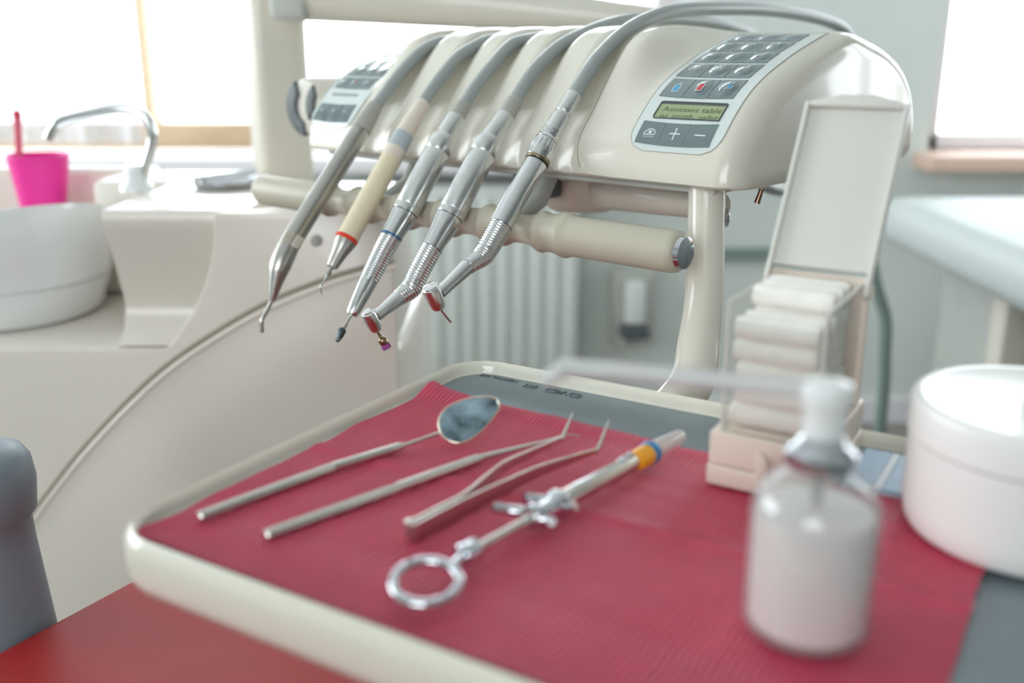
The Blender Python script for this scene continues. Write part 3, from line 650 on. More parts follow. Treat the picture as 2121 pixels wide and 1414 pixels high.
crescent(-rq*.95, -30, 62, rq*.50, rq*.88).build('adjuster_grip', 'dark_plastic', t, bevel=.001)
#====HANDPIECES
def axis_pt(i, x, y, du=0): return on_plane(x, y, U*(HPU[i]+du), U)
def seg_lathe(i, secs, parent, name, m, seg=40, sharp=40, ref=None):
    """secs: (x, y, width px) down the picture; straight axis through first and last"""
    P_ = [axis_pt(i, x, y) for x, y, w in secs]; a, c = P_[0], P_[-1]; d = (c-a).normalized()
    prof = [((p-a).dot(d), wpx(w, p)/2) for p, (_, _, w) in zip(P_, secs)]
    for k in range(1, len(prof)):
        if prof[k][0] <= prof[k-1][0]: prof[k] = (prof[k-1][0]+1e-5, prof[k][1])
    return MB().lathe(a, d, prof, seg, ref=ref).build(name, m, parent, sharp=sharp)
def lerp2(a, b, f): return (a[0]+(b[0]-a[0])*f, a[1]+(b[1]-a[1])*f)
def ribs(i, pts, w0, w1, pitch, amp, parent, name, m):
    """ribbed grip along a bent axis: widths in px"""
    P_ = [axis_pt(i, x, y) for x, y in pts]; Q = spline(P_, 40); L = [0]
    for a, c in zip(Q, Q[1:]): L.append(L[-1]+(c-a).length)
    n = max(40, int(L[-1]/(pitch/8))); o, rr = [], []; j = 0
    for k in range(n+1):
        s = L[-1]*k/n
        while j < len(L)-2 and L[j+1] < s: j += 1
        p = Q[j].lerp(Q[j+1], (s-L[j])/max(1e-9, L[j+1]-L[j])); f = k/n
        w = interp(w0, f) if isinstance(w0, list) else w0+(w1-w0)*f
        o.append(p); c = math.cos(2*PI*s/pitch); rr.append(wpx(w, p)/2 + amp*(1 if c > .1 else -1 if c < -.35 else (c+.125)/.225*1.0))
    return MB().tube(o, rr, 36).build(name, m, parent, sharp=60)
def hose(i, front, back, w, parent):
    P_ = [axis_pt(i, x, y) for x, y in front] + [uvz(HPU[i], v, z) for v, z in back]
    r = wpx(w, P_[0])/2; Q = spline(P_, 90); MB().tube(Q, r, 22).build('hose', 'hose', parent)
LB = {1: ('air_water_syringe', 'brushed grey air and water syringe with two square buttons, first on the rest bar', 'dental handpiece'),
      2: ('ultrasonic_scaler', 'cream scaler handpiece with red ring and hooked steel tip', 'dental handpiece'),
      3: ('straight_handpiece', 'straight silver handpiece with blue ring and dark fluted bur', 'dental handpiece'),
      4: ('contra_angle_handpiece', 'silver angled handpiece with purple brush at its tip', 'dental handpiece'),
      5: ('turbine_handpiece', 'slim silver angled handpiece with thin needle bur, nearest on the rest bar', 'dental handpiece')}
def hp(i, x, y): n, l, c = LB[i]; p = axis_pt(i, x, y); return thing(n, l, c, p, 'handpieces hanging on the rest bar')
# 1 air-water syringe
t = hp(1, 600, 520)
hose(1, [(768, 235), (790, 205), (820, 165), (850, 130), (878, 104)], [(-.672, .2035), (-.70, .2045), (-.74, .2045), (-.80, .196), (-.86, .177), (-.905, .14), (-.935, .10), (-.90, .06), (-.84, .08), (-.82, .1025)], 27, t)
seg_lathe(1, [(778, 218, 31), (774, 225, 34), (750, 265, 43), (747, 270, 43)], t, 'collar', 'collar')
seg_lathe(1, [(748, 268, 37), (747.5, 269.2, 40), (740, 281, 41), (625, 465, 43), (617, 477, 43)], t, 'barrel', 'dark_metal')
a, c = axis_pt(1, 617, 475), axis_pt(1, 563, 622); d1 = (axis_pt(1, 617, 475)-axis_pt(1, 740, 281)).normalized()
nose = [(617, 476, 43), (600, 506, 44), (586, 535, 46), (581, 548, 45.5), (577, 560, 41), (572, 582, 31), (568, 600, 23), (564.5, 618, 15), (564, 622, 13)]
P_ = [axis_pt(1, x, y) for x, y, w in nose]; Q = spline(P_, 40); wid = [(k/8, n_[2]) for k, n_ in enumerate(nose)]
MB().tube(Q, [wpx(interp(wid, k/40), Q[k])/2 for k in range(41)], 36).build('nose', 'dark_metal', t, sharp=60)
MB().tube(spline([axis_pt(1, *q) for q in [(564.5, 619), (553, 643), (545, 657), (542, 667), (543, 688)]], 24), wpx(8.5, P_[-1])/2, 14).build('nozzle', 'dark_metal', t)
pm = axis_pt(1, 604, 500); rb = wpx(43.5, pm)/2
view = (EYE-pm).normalized(); nb = (view - d1*view.dot(d1)).normalized(); sb = d1.cross(nb)
for s in (-1, 1):
    cb_ = pm + nb*(rb*.74) + sb*(s*rb*.46)
    MB().box(cb_, (rb*.82, wpx(27, pm), rb*.62), (sb, d1, nb)).build('button', 'button_metal', t, bevel=.0006)
    MB().tube([cb_+nb*(rb*.31)+sb*x+d1*y for x, y in [(-.0012, .0016), (0, -.001), (.0012, .0016)]], .00018, 6).build('button_mark', 'dark_metal', t)
# 2 scaler
t = hp(2, 760, 420)
hose(2, [(874, 218), (895, 186), (922, 150), (950, 118)], [(-.655, .1985), (-.675, .2045), (-.70, .2055), (-.74, .2050), (-.80, .196), (-.86, .177), (-.905, .14), (-.935, .10), (-.90, .06), (-.84, .08), (-.82, .1025)], 27, t)
seg_lathe(2, [(878, 211, 26), (875, 216, 30), (860, 240, 35), (842, 270, 39), (836.5, 280, 41)], t, 'sleeve', 'sleeve')
seg_lathe(2, [(837.5, 278, 41), (837, 279, 42), (822, 307, 43), (821, 308, 43)], t, 'band', 'sleeve_band')
seg_lathe(2, [(821.5, 307, 42), (821, 308, 43), (811, 327, 45), (810.5, 328, 44)], t, 'ring', 'sleeve')
seg_lathe(2, [(812, 326, 42), (810.5, 328.5, 44.5), (770, 402, 46), (722, 488, 47), (719.5, 492, 47)], t, 'body', 'cream_body')
seg_lathe(2, [(720, 491, 47), (719.5, 492, 49), (716.5, 497.5, 49), (716, 498.5, 47)], t, 'red_ring', 'red_ring')
seg_lathe(2, [(716.5, 498, 46), (714, 502, 45.5), (708, 513, 40), (701, 526, 33), (695, 538, 29), (689, 549, 25), (687, 553, 23)], t, 'nose_cone', 'dark_metal')
seg_lathe(2, [(688, 551, 8), (686.5, 554, 8), (683, 561, 8), (682.5, 562, 11), (679, 569, 11), (678.5, 570, 7)], t, 'tip_nut', 'dark_metal', seg=8, sharp=20)
Q = spline([axis_pt(2, *q) for q in [(679, 569), (672, 581), (665, 592), (664, 598), (667, 611)]], 24)
MB().tube(Q, [wpx(6-4.4*k/24, Q[k])/2 for k in range(25)], 12).build('scaler_tip', 'steel', t)
# 3 straight handpiece
def motor(i, t, secs):
    seg_lathe(i, secs['collar'], t, 'collar', 'collar'); seg_lathe(i, secs['neck'], t, 'connector', 'satin'); seg_lathe(i, secs['motor'], t, 'motor', 'satin')
t = hp(3, 838, 442)
hose(3, [(957, 225), (980, 188), (1010, 148), (1040, 112), (1062, 92)], [(-.668, .2045), (-.70, .2075), (-.74, .2070), (-.80, .198), (-.86, .180), (-.905, .145), (-.935, .10), (-.90, .06), (-.84, .08), (-.82, .1025)], 27, t)
motor(3, t, {'collar': [(962, 215, 30), (960, 219, 34), (945, 243, 37), (944, 244, 36)], 'neck': [(945, 243, 38), (944, 244.5, 40.5), (922, 284, 41.5), (921, 286, 41)],
             'motor': [(922.5, 283, 44), (921.5, 285, 47), (916, 295, 53), (905, 315, 54), (904.5, 316, 52.5), (904, 317, 54.5), (880, 362, 55), (846, 426, 56), (845.5, 427, 55), (845, 428, 56), (839, 440, 56), (838, 441.5, 55)]})
seg_lathe(3, [(838.5, 441, 54), (837.5, 443, 55), (833, 452, 54), (825, 465, 50), (817, 478, 47), (810.5, 489, 45.5)], t, 'shank', 'steel')
seg_lathe(3, [(838.7, 440.6, 55.8), (838, 442, 55.8)], t, 'joint_line', 'black_ring')
seg_lathe(3, [(811, 488, 46.5), (809, 492, 46.5)], t, 'blue_ring', 'blue_ring')
ribs(3, [(809.5, 491), (795, 517), (780, 547), (764, 579)], 45, 40, .0022, .00022, t, 'ribbed_grip', 'steel')
seg_lathe(3, [(764.5, 578, 38), (762, 583, 38.5), (750, 607, 35), (738, 631, 31), (732, 643, 28), (729, 650, 25), (727.5, 653, 21)], t, 'nose_cone', 'steel')
seg_lathe(3, [(728, 652, 5.5), (717, 670, 5.5), (716.5, 671, 8.5), (711, 680, 8.5)], t, 'bur_shank', 'tool_steel')
a, c = axis_pt(3, 712, 678), axis_pt(3, 698, 708); L_ = (c-a).length; d = (c-a).normalized(); x_ = (Vector((1, 0, 0)) - d*d.x).normalized(); y_ = d.cross(x_); m = MB(); RR = []
for k in range(21):
    f = k/20; r = wpx(interp([(0, 7), (.12, 15.5), (.3, 17), (.6, 14.5), (.85, 10.5), (.95, 8), (1, 5)], f), a)/2
    RR.append([a + d*(L_*f) + (x_*math.cos(th) + y_*math.sin(th))*(r*(1-.16*(.5+.5*math.cos(8*(th-1.5*f))))) for th in [2*PI*q/64 for q in range(64)]])
m.rings(RR).build('bur', 'bur_dark', t, sharp=50)
# 4 contra angle
t = hp(4, 930, 451)
hose(4, [(1062, 216), (1085, 178), (1112, 140), (1160, 96), (1210, 70), (1262, 51)], [(-.76, .2222), (-.82, .2235), (-.88, .2225), (-.93, .218), (-.99, .207), (-1.04, .185), (-1.06, .14), (-1.03, .09), (-.95, .06), (-.87, .075), (-.85, .1025)], 29, t)
motor(4, t, {'collar': [(1068, 206, 31), (1066, 210, 36), (1047, 241, 39), (1046, 243, 38)], 'neck': [(1047, 241, 40), (1046, 243, 43), (1016, 287, 43.5), (1015, 289, 43)],
             'motor': [(1016, 287, 47), (1015, 289, 50), (1010, 297, 55), (998, 318, 56), (997.5, 319, 54.5), (997, 320, 56.5), (970, 373, 58), (938, 436, 59), (937.5, 437, 58), (937, 438, 59), (931, 449, 59), (930.5, 450, 58)]})
seg_lathe(4, [(931, 449, 57), (929.5, 452, 58), (924, 462, 57.3), (915, 478, 52), (906, 493, 47.5), (899, 505, 45.5), (893, 516, 45)], t, 'shank', 'steel')
seg_lathe(4, [(931.2, 448.8, 58.8), (930.4, 450.4, 58.8)], t, 'joint_line', 'black_ring')
seg_lathe(4, [(893.9, 514.4, 45.6), (893.3, 515.5, 45.4)], t, 'joint_line', 'black_ring')
ribs(4, [(893.5, 515), (880, 540), (866, 567), (857, 586), (848, 600), (836, 609), (826, 616.5)], [(0, 44), (.55, 44), (.72, 44), (.85, 38), (1, 34)], 0, .0022, .00022, t, 'ribbed_grip', 'steel')
seg_lathe(4, [(827, 616, 33.5), (824, 618.5, 33.5), (805, 633.5, 29), (790, 645.5, 25.5), (788, 647, 26.5), (778, 655, 26)], t, 'neck', 'steel')
seg_lathe(4, [(761.5, 646, 24), (762, 647, 29), (764, 651, 31), (772, 667, 31), (778, 679, 27), (780, 683, 21), (780.5, 684, 16)], t, 'head', 'satin')
seg_lathe(4, [(760, 643.5, 17), (760.5, 644.5, 20), (762, 647.5, 21)], t, 'push_button', 'steel')
seg_lathe(4, [(780, 682, 6), (786, 694, 6), (787, 696, 9), (788, 697.5, 5.5), (790, 700, 6)], t, 'brush_shank', 'brass')
seg_lathe(4, [(789.5, 699, 8), (790, 700, 14), (792, 703, 19), (795, 708.5, 20), (795.5, 709.5, 18)], t, 'brush_hub', 'brass')
a, c = axis_pt(4, 795, 708.5), axis_pt(4, 800.5, 721); d = (c-a).normalized(); L_ = (c-a).length; x_ = (Vector((1, 0, 0)) - d*d.x).normalized(); y_ = d.cross(x_)
m = MB()
for k in range(90):
    rr_ = math.sqrt(random.random()); th = random.random()*2*PI; w0 = wpx(17, a)/2*rr_; w1 = wpx(22, a)/2*rr_; v_ = x_*math.cos(th)+y_*math.sin(th)
    m.tube([a+v_*w0, a+d*(L_*(1-.12*rr_*rr_))+v_*w1], .00028, 6)
m.lathe(a, d, [(0, wpx(15, a)/2), (L_*.6, wpx(17, a)/2)], 20); bo = m.build('bristles', 'bristle', t); bo['kind'] = 'stuff'
# 5 turbine
t = hp(5, 1037, 468)
hose(5, [(1184, 206), (1212, 160), (1240, 120), (1290, 71), (1340, 41), (1400, 23), (1500, 18), (1600, 22), (1700, 40)], [(-1.09, .214), (-1.13, .18), (-1.13, .12), (-1.08, .07), (-.98, .055), (-.90, .075), (-.88, .1025)], 32, t)
seg_lathe(5, [(1189, 197, 32), (1188, 199, 34.5), (1170, 229, 36.5), (1167, 234, 36), (1166, 236, 33.5), (1165, 237.5, 36.5), (1161, 244, 41), (1145, 271, 43), (1143.5, 274, 43)], t, 'coupling', 'satin')
seg_lathe(5, [(1145, 271, 42), (1144, 273, 44.5), (1143, 275, 44.5), (1142, 276.5, 41.5), (1140.5, 279, 41.5), (1139.5, 281, 46), (1138, 283, 46), (1137, 285, 43), (1135.5, 287.5, 43), (1134.5, 289, 48), (1132, 293, 50)], t, 'threaded_ring', 'steel')
a, c = axis_pt(5, 1133, 291), axis_pt(5, 1114.5, 330); d = (c-a).normalized(); L_ = (c-a).length; x_ = (Vector((1, 0, 0)) - d*d.x).normalized(); y_ = d.cross(x_); RR = []
for k in range(25):
    f = k/24; r = wpx(interp([(0, 47), (.15, 51), (.45, 56), (.7, 56), (.95, 53.5), (1, 52)], f), a)/2; fl = .07*math.exp(-((f-.32)/.22)**2)
    RR.append([a + d*(L_*f) + (x_*math.cos(th) + y_*math.sin(th))*(r*(1-fl*max(0, math.cos(14*th))**4)) for th in [2*PI*q/112 for q in range(112)]])
MB().rings(RR).build('swivel_nut', 'steel', t, sharp=50)
seg_lathe(5, [(1115, 329, 52), (1114.5, 330, 53), (1112.5, 334, 53), (1112, 335, 52)], t, 'joint_ring', 'brass')
seg_lathe(5, [(1112.8, 333.5, 50), (1112, 335, 51.5), (1110.5, 338, 51.5), (1110, 339, 50)], t, 'seal_ring', 'black_ring')
seg_lathe(5, [(1111, 337, 48), (1110, 339, 50), (1080, 392, 50), (1050, 445, 49.5), (1037, 468, 49)], t, 'barrel', 'steel')
seg_lathe(5, [(1037.8, 466.6, 49.6), (1037.2, 467.7, 49.4)], t, 'joint_line', 'black_ring')
ribs(5, [(1037.5, 467), (1024, 491), (1013, 510), (1004, 524), (994, 534.5), (982, 543), (968, 552.5)], [(0, 48), (.45, 46), (.62, 44), (.8, 37), (1, 33)], 0, .0022, .00020, t, 'ribbed_grip', 'steel')
seg_lathe(5, [(969, 551.5, 32.5), (966, 554, 32.5), (945, 574, 29.5), (926, 592, 27.5), (924, 594, 28), (910, 607, 27)], t, 'neck', 'steel')
seg_lathe(5, [(891, 594, 34), (891.5, 595.5, 37.5), (894, 601, 38), (903, 623, 36), (908, 635, 30), (909.5, 638, 23), (909.8, 639, 14)], t, 'head', 'satin')
seg_lathe(5, [(890, 591.5, 30), (890.4, 592.5, 33), (891.5, 595, 34)], t, 'push_button', 'steel')
seg_lathe(5, [(910, 637, 5), (933.5, 666.5, 5), (934, 667.5, 3)], t, 'needle_bur', 'tool_steel', seg=14)
#====TRAY
RIMZ = .0076; A0, A1, B0_, B1_ = -.0112, .425, -.2715, .0132
def rrect(a0, a1, b0, b1, r, n=8):
    o = []
    for cx_, cy_, s in ((a1-r, b1-r, 0), (a0+r, b1-r, 90), (a0+r, b0+r, 180), (a1-r, b0+r, 270)):
        for k in range(n+1): th = math.radians(s+90*k/n); o.append((cx_+r*math.cos(th), cy_+r*math.sin(th)))
    return o
t = thing('tray_table', 'cream plastic tray table with raised rounded rim', 'tray table', tr(.2, -.14, -.03))
m = MB(); secs = [(.012, -.021), (.004, -.019), (.0008, -.014), (0, -.010), (-.0003, -.001), (.0004, .0030), (.0018, .0056), (.0036, RIMZ), (.0052, .0062), (.0060, .0048), (.0063, .0022), (.0068, .0004), (.0078, -.0007), (.016, -.0010)]
R = []
for off, z in secs:
    q = rrect(A0+off, A1-off, B0_+off, B1_-off, max(.004, .030-off)); R.append([tr(a, b_, z) for a, b_ in q])
m.rings(R, True, True, True); m.build('tray_body', 'tray_rim', t, sharp=60)
MB().box(tr(.10, -.13, -.0365), (.12, .10, .03), (E1, E2, ZZ)).build('mount_block', 'housing_soft', t, bevel=.005)
# grey insert
t = thing('tray_insert', 'blue grey metal tray insert with embossed lettering under the red paper', 'tray mat', tr(.2, -.13, -.0008))
m = MB(); q = rrect(A0+.0082, A1-.0082, B0_+.0082, B1_-.0072, .022); m.prism([tr(a, b_, -.0006) for a, b_ in q], (0, 0, .0006)); 
ob = m.build('sheet', 'tray_mat', t, bevel=.0003, bseg=1)
def emboss(txt, a_right, b_, width, height, slant=.25):
    tv, tf = text_mesh(txt, 1.0); wm = max(v.x for v in tv); hm = max(v.y for v in tv)
    vs = []; n = len(tv)
    for zz in (.00002, .00035): vs += [tr(a_right - v.x/wm*width, b_ - v.y/hm*height, zz) for v in tv]
    fs = [tuple(i+n for i in f) for f in tf]
    ec = {}
    for f in tf:
        for i in range(len(f)):
            e = (f[i], f[(i+1) % len(f)]); ec[tuple(sorted(e))] = ec.get(tuple(sorted(e)), []) + [e]
    fs += [(l[0][0], l[0][1], l[0][1]+n, l[0][0]+n) for l in ec.values() if len(l) == 1]
    MB().add(vs, fs).build('embossed_lettering', 'tray_mark', t, smooth=False)
emboss('MEDICAL USE', .0345, .0024, .0275, .0040)
def lines3(pl, w, name):
    m = MB()
    for ln in pl:
        m2 = [tr(a, b_, .0003) for a, b_ in ln]; m.tube(m2, w, 6)
    m.build(name, 'tray_mark', t)
def LT(pts, a, b_, sx, sy): return [(a - x*sx, b_ - y*sy) for x, y in pts]
ax_, bx_, sx_, sy_ = .0800, -.0006, .0050, .0052
ov = [[(0, .15), (.15, 0), (.85, 0), (1, .15), (1, .85), (.85, 1), (.15, 1), (0, .85), (0, .15)]]
lines3([LT(ov[0], ax_, bx_, .0065, sy_), LT([(0, 1), (.5, 0), (1, 1)], ax_-.0080, bx_, sx_, sy_), LT([(0, 0), (0, 1)], ax_-.0148, bx_, sx_, sy_), LT([(0, 0), (.8, 0), (1, .2), (1, .8), (.8, 1), (0, 1), (0, 0)], ax_-.0165, bx_, .0065, sy_)], .0005, 'embossed_logo')
lines3([LT([(0, 0), (1, 0)], .0500, -.0046, .0090, .0001), LT([(.1, 0), (.1, .8), (.9, .8), (.9, 0)], .0500, -.0046+.0044, .0090, .0044), LT([(.35, .1), (.35, .9)], .05, -.0002, .009, .0044), LT([(.6, .1), (.6, .9)], .05, -.0002, .009, .0044)], .00045, 'embossed_logo')
# crepe paper
PA0, PA1, PB0, PB1 = -.0010, .3115, -.2600, -.0470
def paper(i, j, und=False):
    a = PA0+(PA1-PA0)*i; b_ = PB0+(PB1-PB0)*j
    wig = .0016*noise.noise(Vector((3.1, b_*40, 0)))*(1-i) 
    b2 = b_ + (.006*(1-i)**6*j - .010*smoothstep(.35, 1, i) + .0012*noise.noise(Vector((a*60, 9, 0))))*smoothstep(.6, 1, j)
    a2 = a + .0008 + wig*1.6 + .001*noise.noise(Vector((7, b_*90, 1)))*i - .012*smoothstep(.75, 1, i)*smoothstep(.55, .0, j)*0
    z = .0007
    d = a - .0015
    if d < .010: z += .0016*smoothstep(.010, -.004, d)*(.45+.55*noise.noise(Vector((0, b_*22, 4)))*1.0 + .3)     # left edge climbs the rim
    fold = -.1455 + .008*i
    z += .0012*math.exp(-((b_-fold)/.0035)**2) + .0014*math.exp(-((b_+.0535)/.006)**2)*(1-smoothstep(.2, .5, i))
    z += .0006*(1+noise.noise(Vector((a*26, b_*26, 2)))) + .0008*max(0, noise.noise(Vector((a*9, b_*14, 5))))
    edge = min(j, 1-j, 1-i)
    z += .0012*smoothstep(.06, 0, edge)*(.5+.5*noise.noise(Vector((a*30, b_*30, 8))))
    z += .00046*math.sin(2*PI*a/.0029 + 1.2*noise.noise(Vector((a*30, b_*18, 3))))
    if j > .9 and i < .12: z += .004*smoothstep(.9, 1, j)*(1-i/.12)
    return tr(a2, b2, z if not und else z-.0003)
tag(MB().grid(paper, 960, 84).build('crepe_paper', 'crepe', sharp=180), 'burgundy crepe paper liner with fine ribs spread over the tray', 'paper liner')
PZ = .0019                                            # mean paper top
# mouth mirror
def z3(x, y, z): return at_z(x, y, z)
g0, g1, g2, g3 = z3(410, 1070, .0046), z3(690, 967, .0046), z3(838, 922, .0050), z3(912, 896, .0075)
t = thing('mouth_mirror', 'steel mouth mirror with large drop shaped mirror head lying on red paper', 'dental mirror', Vector((g1.x, g1.y, PZ)))
d = (g1-g0); L_ = d.length
MB().lathe(g0, d, [(0, .0017), (.0008, .0024), (.012, .0026), (L_*.6, .0027), (L_-.001, .0027), (L_, .0025)], 8).build('handle', 'tool_steel', t, sharp=20)
d = (g2-g1); L_ = d.length
MB().lathe(g1-d.normalized()*.001, d, [(0, .0022), (.0015, .0024), (L_*.8, .0024), (L_*.92, .0025), (L_, .0016), (L_+.002, .0011)], 24).build('grip', 'tool_steel', t)
MB().tube([g2, g2.lerp(g3, .5), g3], [.0011, .0010, .0010], 12).build('stem', 'tool_steel', t)
pA, pB, pD = z3(911, 897, .0080), z3(1033, 831, .0205), z3(948, 919, .0040); nm = (pB-pA).cross(pD-pA).normalized()
if nm.z < 0: nm = -nm
ol = [(906, 880), (910, 862), (921, 847), (940, 835), (965, 826), (990, 821.5), (1012, 821), (1028, 824), (1035, 833), (1035, 845), (1027, 860), (1012, 879), (995, 897), (977, 910), (960, 917.5), (943, 919), (926, 913), (913, 901)]
ol3 = [on_plane(x, y, pA, nm) for x, y in ol]; ol3 = spline(ol3+[ol3[0]], 90)[:-1]; cen = sum(ol3, Vector())/len(ol3)
m = MB(); mk = lambda f, h: [cen+(p-cen)*f+nm*h for p in ol3]
m.rings([mk(.80, -.0022), mk(.96, -.0020), mk(1.0, -.0010), mk(1.0, .0003), mk(.985, .0009), mk(.955, .0010), mk(.93, .0004)], True, True, False); m.build('mirror_rim', 'mirror_rim', t, sharp=60)
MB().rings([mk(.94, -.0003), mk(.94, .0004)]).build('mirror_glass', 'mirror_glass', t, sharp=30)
# probe
g0, g1, g2, g3 = z3(548, 1108, .0046), z3(985, 952, .0046), z3(1000, 947, .0046), z3(1130, 914, .0050)
t = thing('dental_probe', 'thin steel dental probe lying between mirror and tweezers on red paper', 'dental probe', Vector((g1.x, g1.y, PZ)))
d = g1-g0; L_ = d.length
MB().lathe(g0, d, [(0, .0018), (.0008, .0025), (.01, .0026), (L_*.55, .0027), (L_*.56, .0024), (L_*.60, .0024)], 8).build('handle', 'tool_steel', t, sharp=20)
o = g0+d.normalized()*(L_*.59); pr = []; k = 0.0
while k < L_*.41: pr += [(k, .00235), (k+.0005, .0026), (k+.0010, .0026), (k+.0015, .00235)]; k += .0017
MB().lathe(o, d, pr, 24).build('knurled_grip', 'tool_steel', t)
MB().tube(spline([g1-d.normalized()*.001, g2, g2.lerp(g3, .5), g3, g3+Vector((.012, .010, -.0005)), g3+Vector((.019, .011, -.0015))], 30), [.0022-.0018*min(1, k/26) for k in range(31)], 12).build('hook', 'tool_steel', t)
# tweezers
t = thing('tweezers', 'angled steel tweezers lying on their side on red paper', 'tweezers', z3(900, 1070, PZ))
def strip(pts, hgt, th, name):
    """upright blade: list of (px, py of its top edge, height)"""
    m = MB(); RR = []; n = len(pts)
    for k in range(n):
        p = pts[k]; tn = (pts[min(n-1, k+1)]-pts[max(0, k-1)]); tn.z = 0; tn.normalize(); s = Vector((-tn.y, tn.x, 0))*th[k]/2; hh_ = hgt[k]
        RR.append([p+s-ZZ*hh_*.5, p-s-ZZ*hh_*.5, p-s+ZZ*hh_*.5, p+s+ZZ*hh_*.5])
    m.rings(RR).build(name, 'tool_steel', t, bevel=.0003, bseg=2, sharp=40)
def blade(px, name, dz=0):
    n = len(px); top_ = [z3(x, y, zt_) for x, y, zt_, h_, w_ in px]; cpts = [p - ZZ*(h_/2) for p, (_, _, _, h_, _) in zip(top_, px)]
    Q = spline(cpts, 40); H_ = [(k/(n-1), q[3]) for k, q in enumerate(px)]; W_ = [(k/(n-1), q[4]) for k, q in enumerate(px)]
    strip(Q, [interp(H_, k/40) for k in range(41)], [interp(W_, k/40) for k in range(41)], name); return Q
QA = blade([(850, 1078, .0108, .0085, .0014), (905, 1049, .0108, .0085, .0014), (960, 1020, .0106, .0082, .0013), (1010, 980, .0100, .0070, .0013), (1045, 954, .0096, .0058, .0013), (1100, 930, .0094, .0042, .0013), (1165, 903, .0092, .0022, .0014)], 'blade')
QB = blade([(855, 1086, .0108, .0085, .0014), (910, 1058, .0108, .0085, .0014), (965, 1030, .0106, .0082, .0013), (1040, 996, .0100, .0072, .0013), (1110, 966, .0098, .0060, .0013), (1180, 944, .0094, .0042, .0013), (1238, 928, .0092, .0024, .0014)], 'blade')
for Qe, tipx in ((QA, (1187, 855)), (QB, (1262, 870))):
    e = Qe[-1]; tip = EYE + ray(*tipx)*1.0
    rr_ = ray(*tipx); k = (e.y+.010-EYE.y)/rr_.y; tip = EYE + rr_*k
    MB().tube([e-(Qe[-1]-Qe[-3]).normalized()*.002, e, e.lerp(tip, .5), tip], [.0011, .0011, .0009, .0006], 12).build('tip', 'tool_steel', t)
e = z3(848, 1094, .0070); MB().box(e, (.0040, .004, .0086), ((QA[2]-QA[0]).normalized(), ZZ.cross((QA[2]-QA[0]).normalized()), ZZ)).build('end_joint', 'tool_steel', t, bevel=.0012)
# dental syringe
zs_ = .0105
rc = z3(883, 1205, .0095); s1 = z3(968, 1146, zs_); s2 = z3(1100, 1074, zs_); s3 = z3(1160, 1040, zs_); s4 = z3(1312, 957, zs_-.0005); 
d = (s4-s1).normalized(); sd = Vector((-d.y, d.x, 0)).normalized()
t = thing('cartridge_syringe', 'chrome cartridge syringe with thumb ring and orange capped needle on red paper', 'syringe', Vector((s2.x, s2.y, PZ)))
ringr = .0122; rr3 = rc
rx_ = Vector((1, 0, .0)); ry_ = Vector((0, .93, .20))
MB().tube([rr3 + rx_*(math.cos(a)*ringr) + ry_*(math.sin(a)*ringr) for a in [2*PI*k/48 for k in range(49)]], .0021, 16, cap=False).build('thumb_ring', 'chrome', t)
re = rr3 + rx_*(ringr*.72) + ry_*(ringr*.72)
MB().tube([re, re.lerp(s1, .5), s1], [.002, .0022, .0026], 14).build('ring_neck', 'chrome', t)
MB().lathe(s1-d*.004, d, [(0, .0030), (.001, .0048), (.008, .0050), (.0095, .0042), (.0105, .0028)], 28).build('stop_collar', 'chrome', t)
MB().tube([s1, s2+d*.008], .0021, 16).build('plunger_rod', 'tool_steel', t)
L_ = (s3-s2).length
MB().lathe(s2, d, [(0, .0030), (.001, .0056), (.003, .0060), (.004, .0046), (L_*.55, .0042), (L_*.75, .0050), (L_*.85, .0066), (L_*.95, .0066), (L_, .0052), (L_+.002, .0045)], 28).build('grip_spool', 'chrome', t)
def wing(p, sgn, l, curl, nm_):
    pts = spline([p, p+sd*(sgn*l*.35)-d*(curl*.0), p+sd*(sgn*l*.7)-d*(curl*.35)+ZZ*.0005, p+sd*(sgn*l)-d*curl+ZZ*.002], 20)
    MB().tube(pts, [.0029-.0007*k/20 for k in range(21)], 14).build(nm_, 'chrome', t)
wing(s2+d*.0025, 1, .0165, .008, 'finger_wing'); wing(s2+d*.0025, -1, .0105, .002, 'finger_wing'); wing(s2+d*(L_*.88), 1, .0125, .007, 'finger_wing'); wing(s2+d*(L_*.88), -1, .0090, -.001, 'finger_wing')
L_ = (s4-s3).length
MB().lathe(s3, d, [(-.001, .0040), (0, .0044), (L_-.004, .0044), (L_-.003, .0040), (L_, .0036)], 28).build('barrel', 'tool_steel', t)
MB().box(s3+d*(L_-.006)+ZZ*.0044, (.010, .004, .0012), (d, sd, ZZ)).build('barrel_clip', 'chrome', t, bevel=.0004)
MB().box(s3+d*(L_*.5)+ZZ*.0042, (L_*.7, .0022, .0008), (d, sd, ZZ)).build('barrel_rail', 'chrome', t, bevel=.0003)
n1, n2, n3 = z3(1314, 956, zs_-.0005), z3(1340, 941, zs_-.0005), z3(1352, 934, zs_-.0005)
MB().lathe(n1-d*.001, d, [(0, .0034), (.001, .0044), (.0055, .0052), ((n2-n1).length+.001, .0052)], 28).build('needle_hub', 'orange', t)
MB().lathe(n2, d, [(0, .0054), (.0008, .0058), ((n3-n2).length*.75, .0058), ((n3-n2).length, .0052)], 28).build('hub_ring', 'cap_blue', t)
n4 = z3(1408, 903, zs_-.0005); L_ = (n4-n3).length
MB().lathe(n3-d*.002, d, [(0, .0046), (.003, .0046), (L_, .0037), (L_+.0025, .0034), (L_+.0033, .0024)], 28).build('needle_cap', 'clear_cap', t)
MB().lathe(n2, d, [(0, .0005), (L_*.9, .0004)], 8).build('needle', 'steel', t)
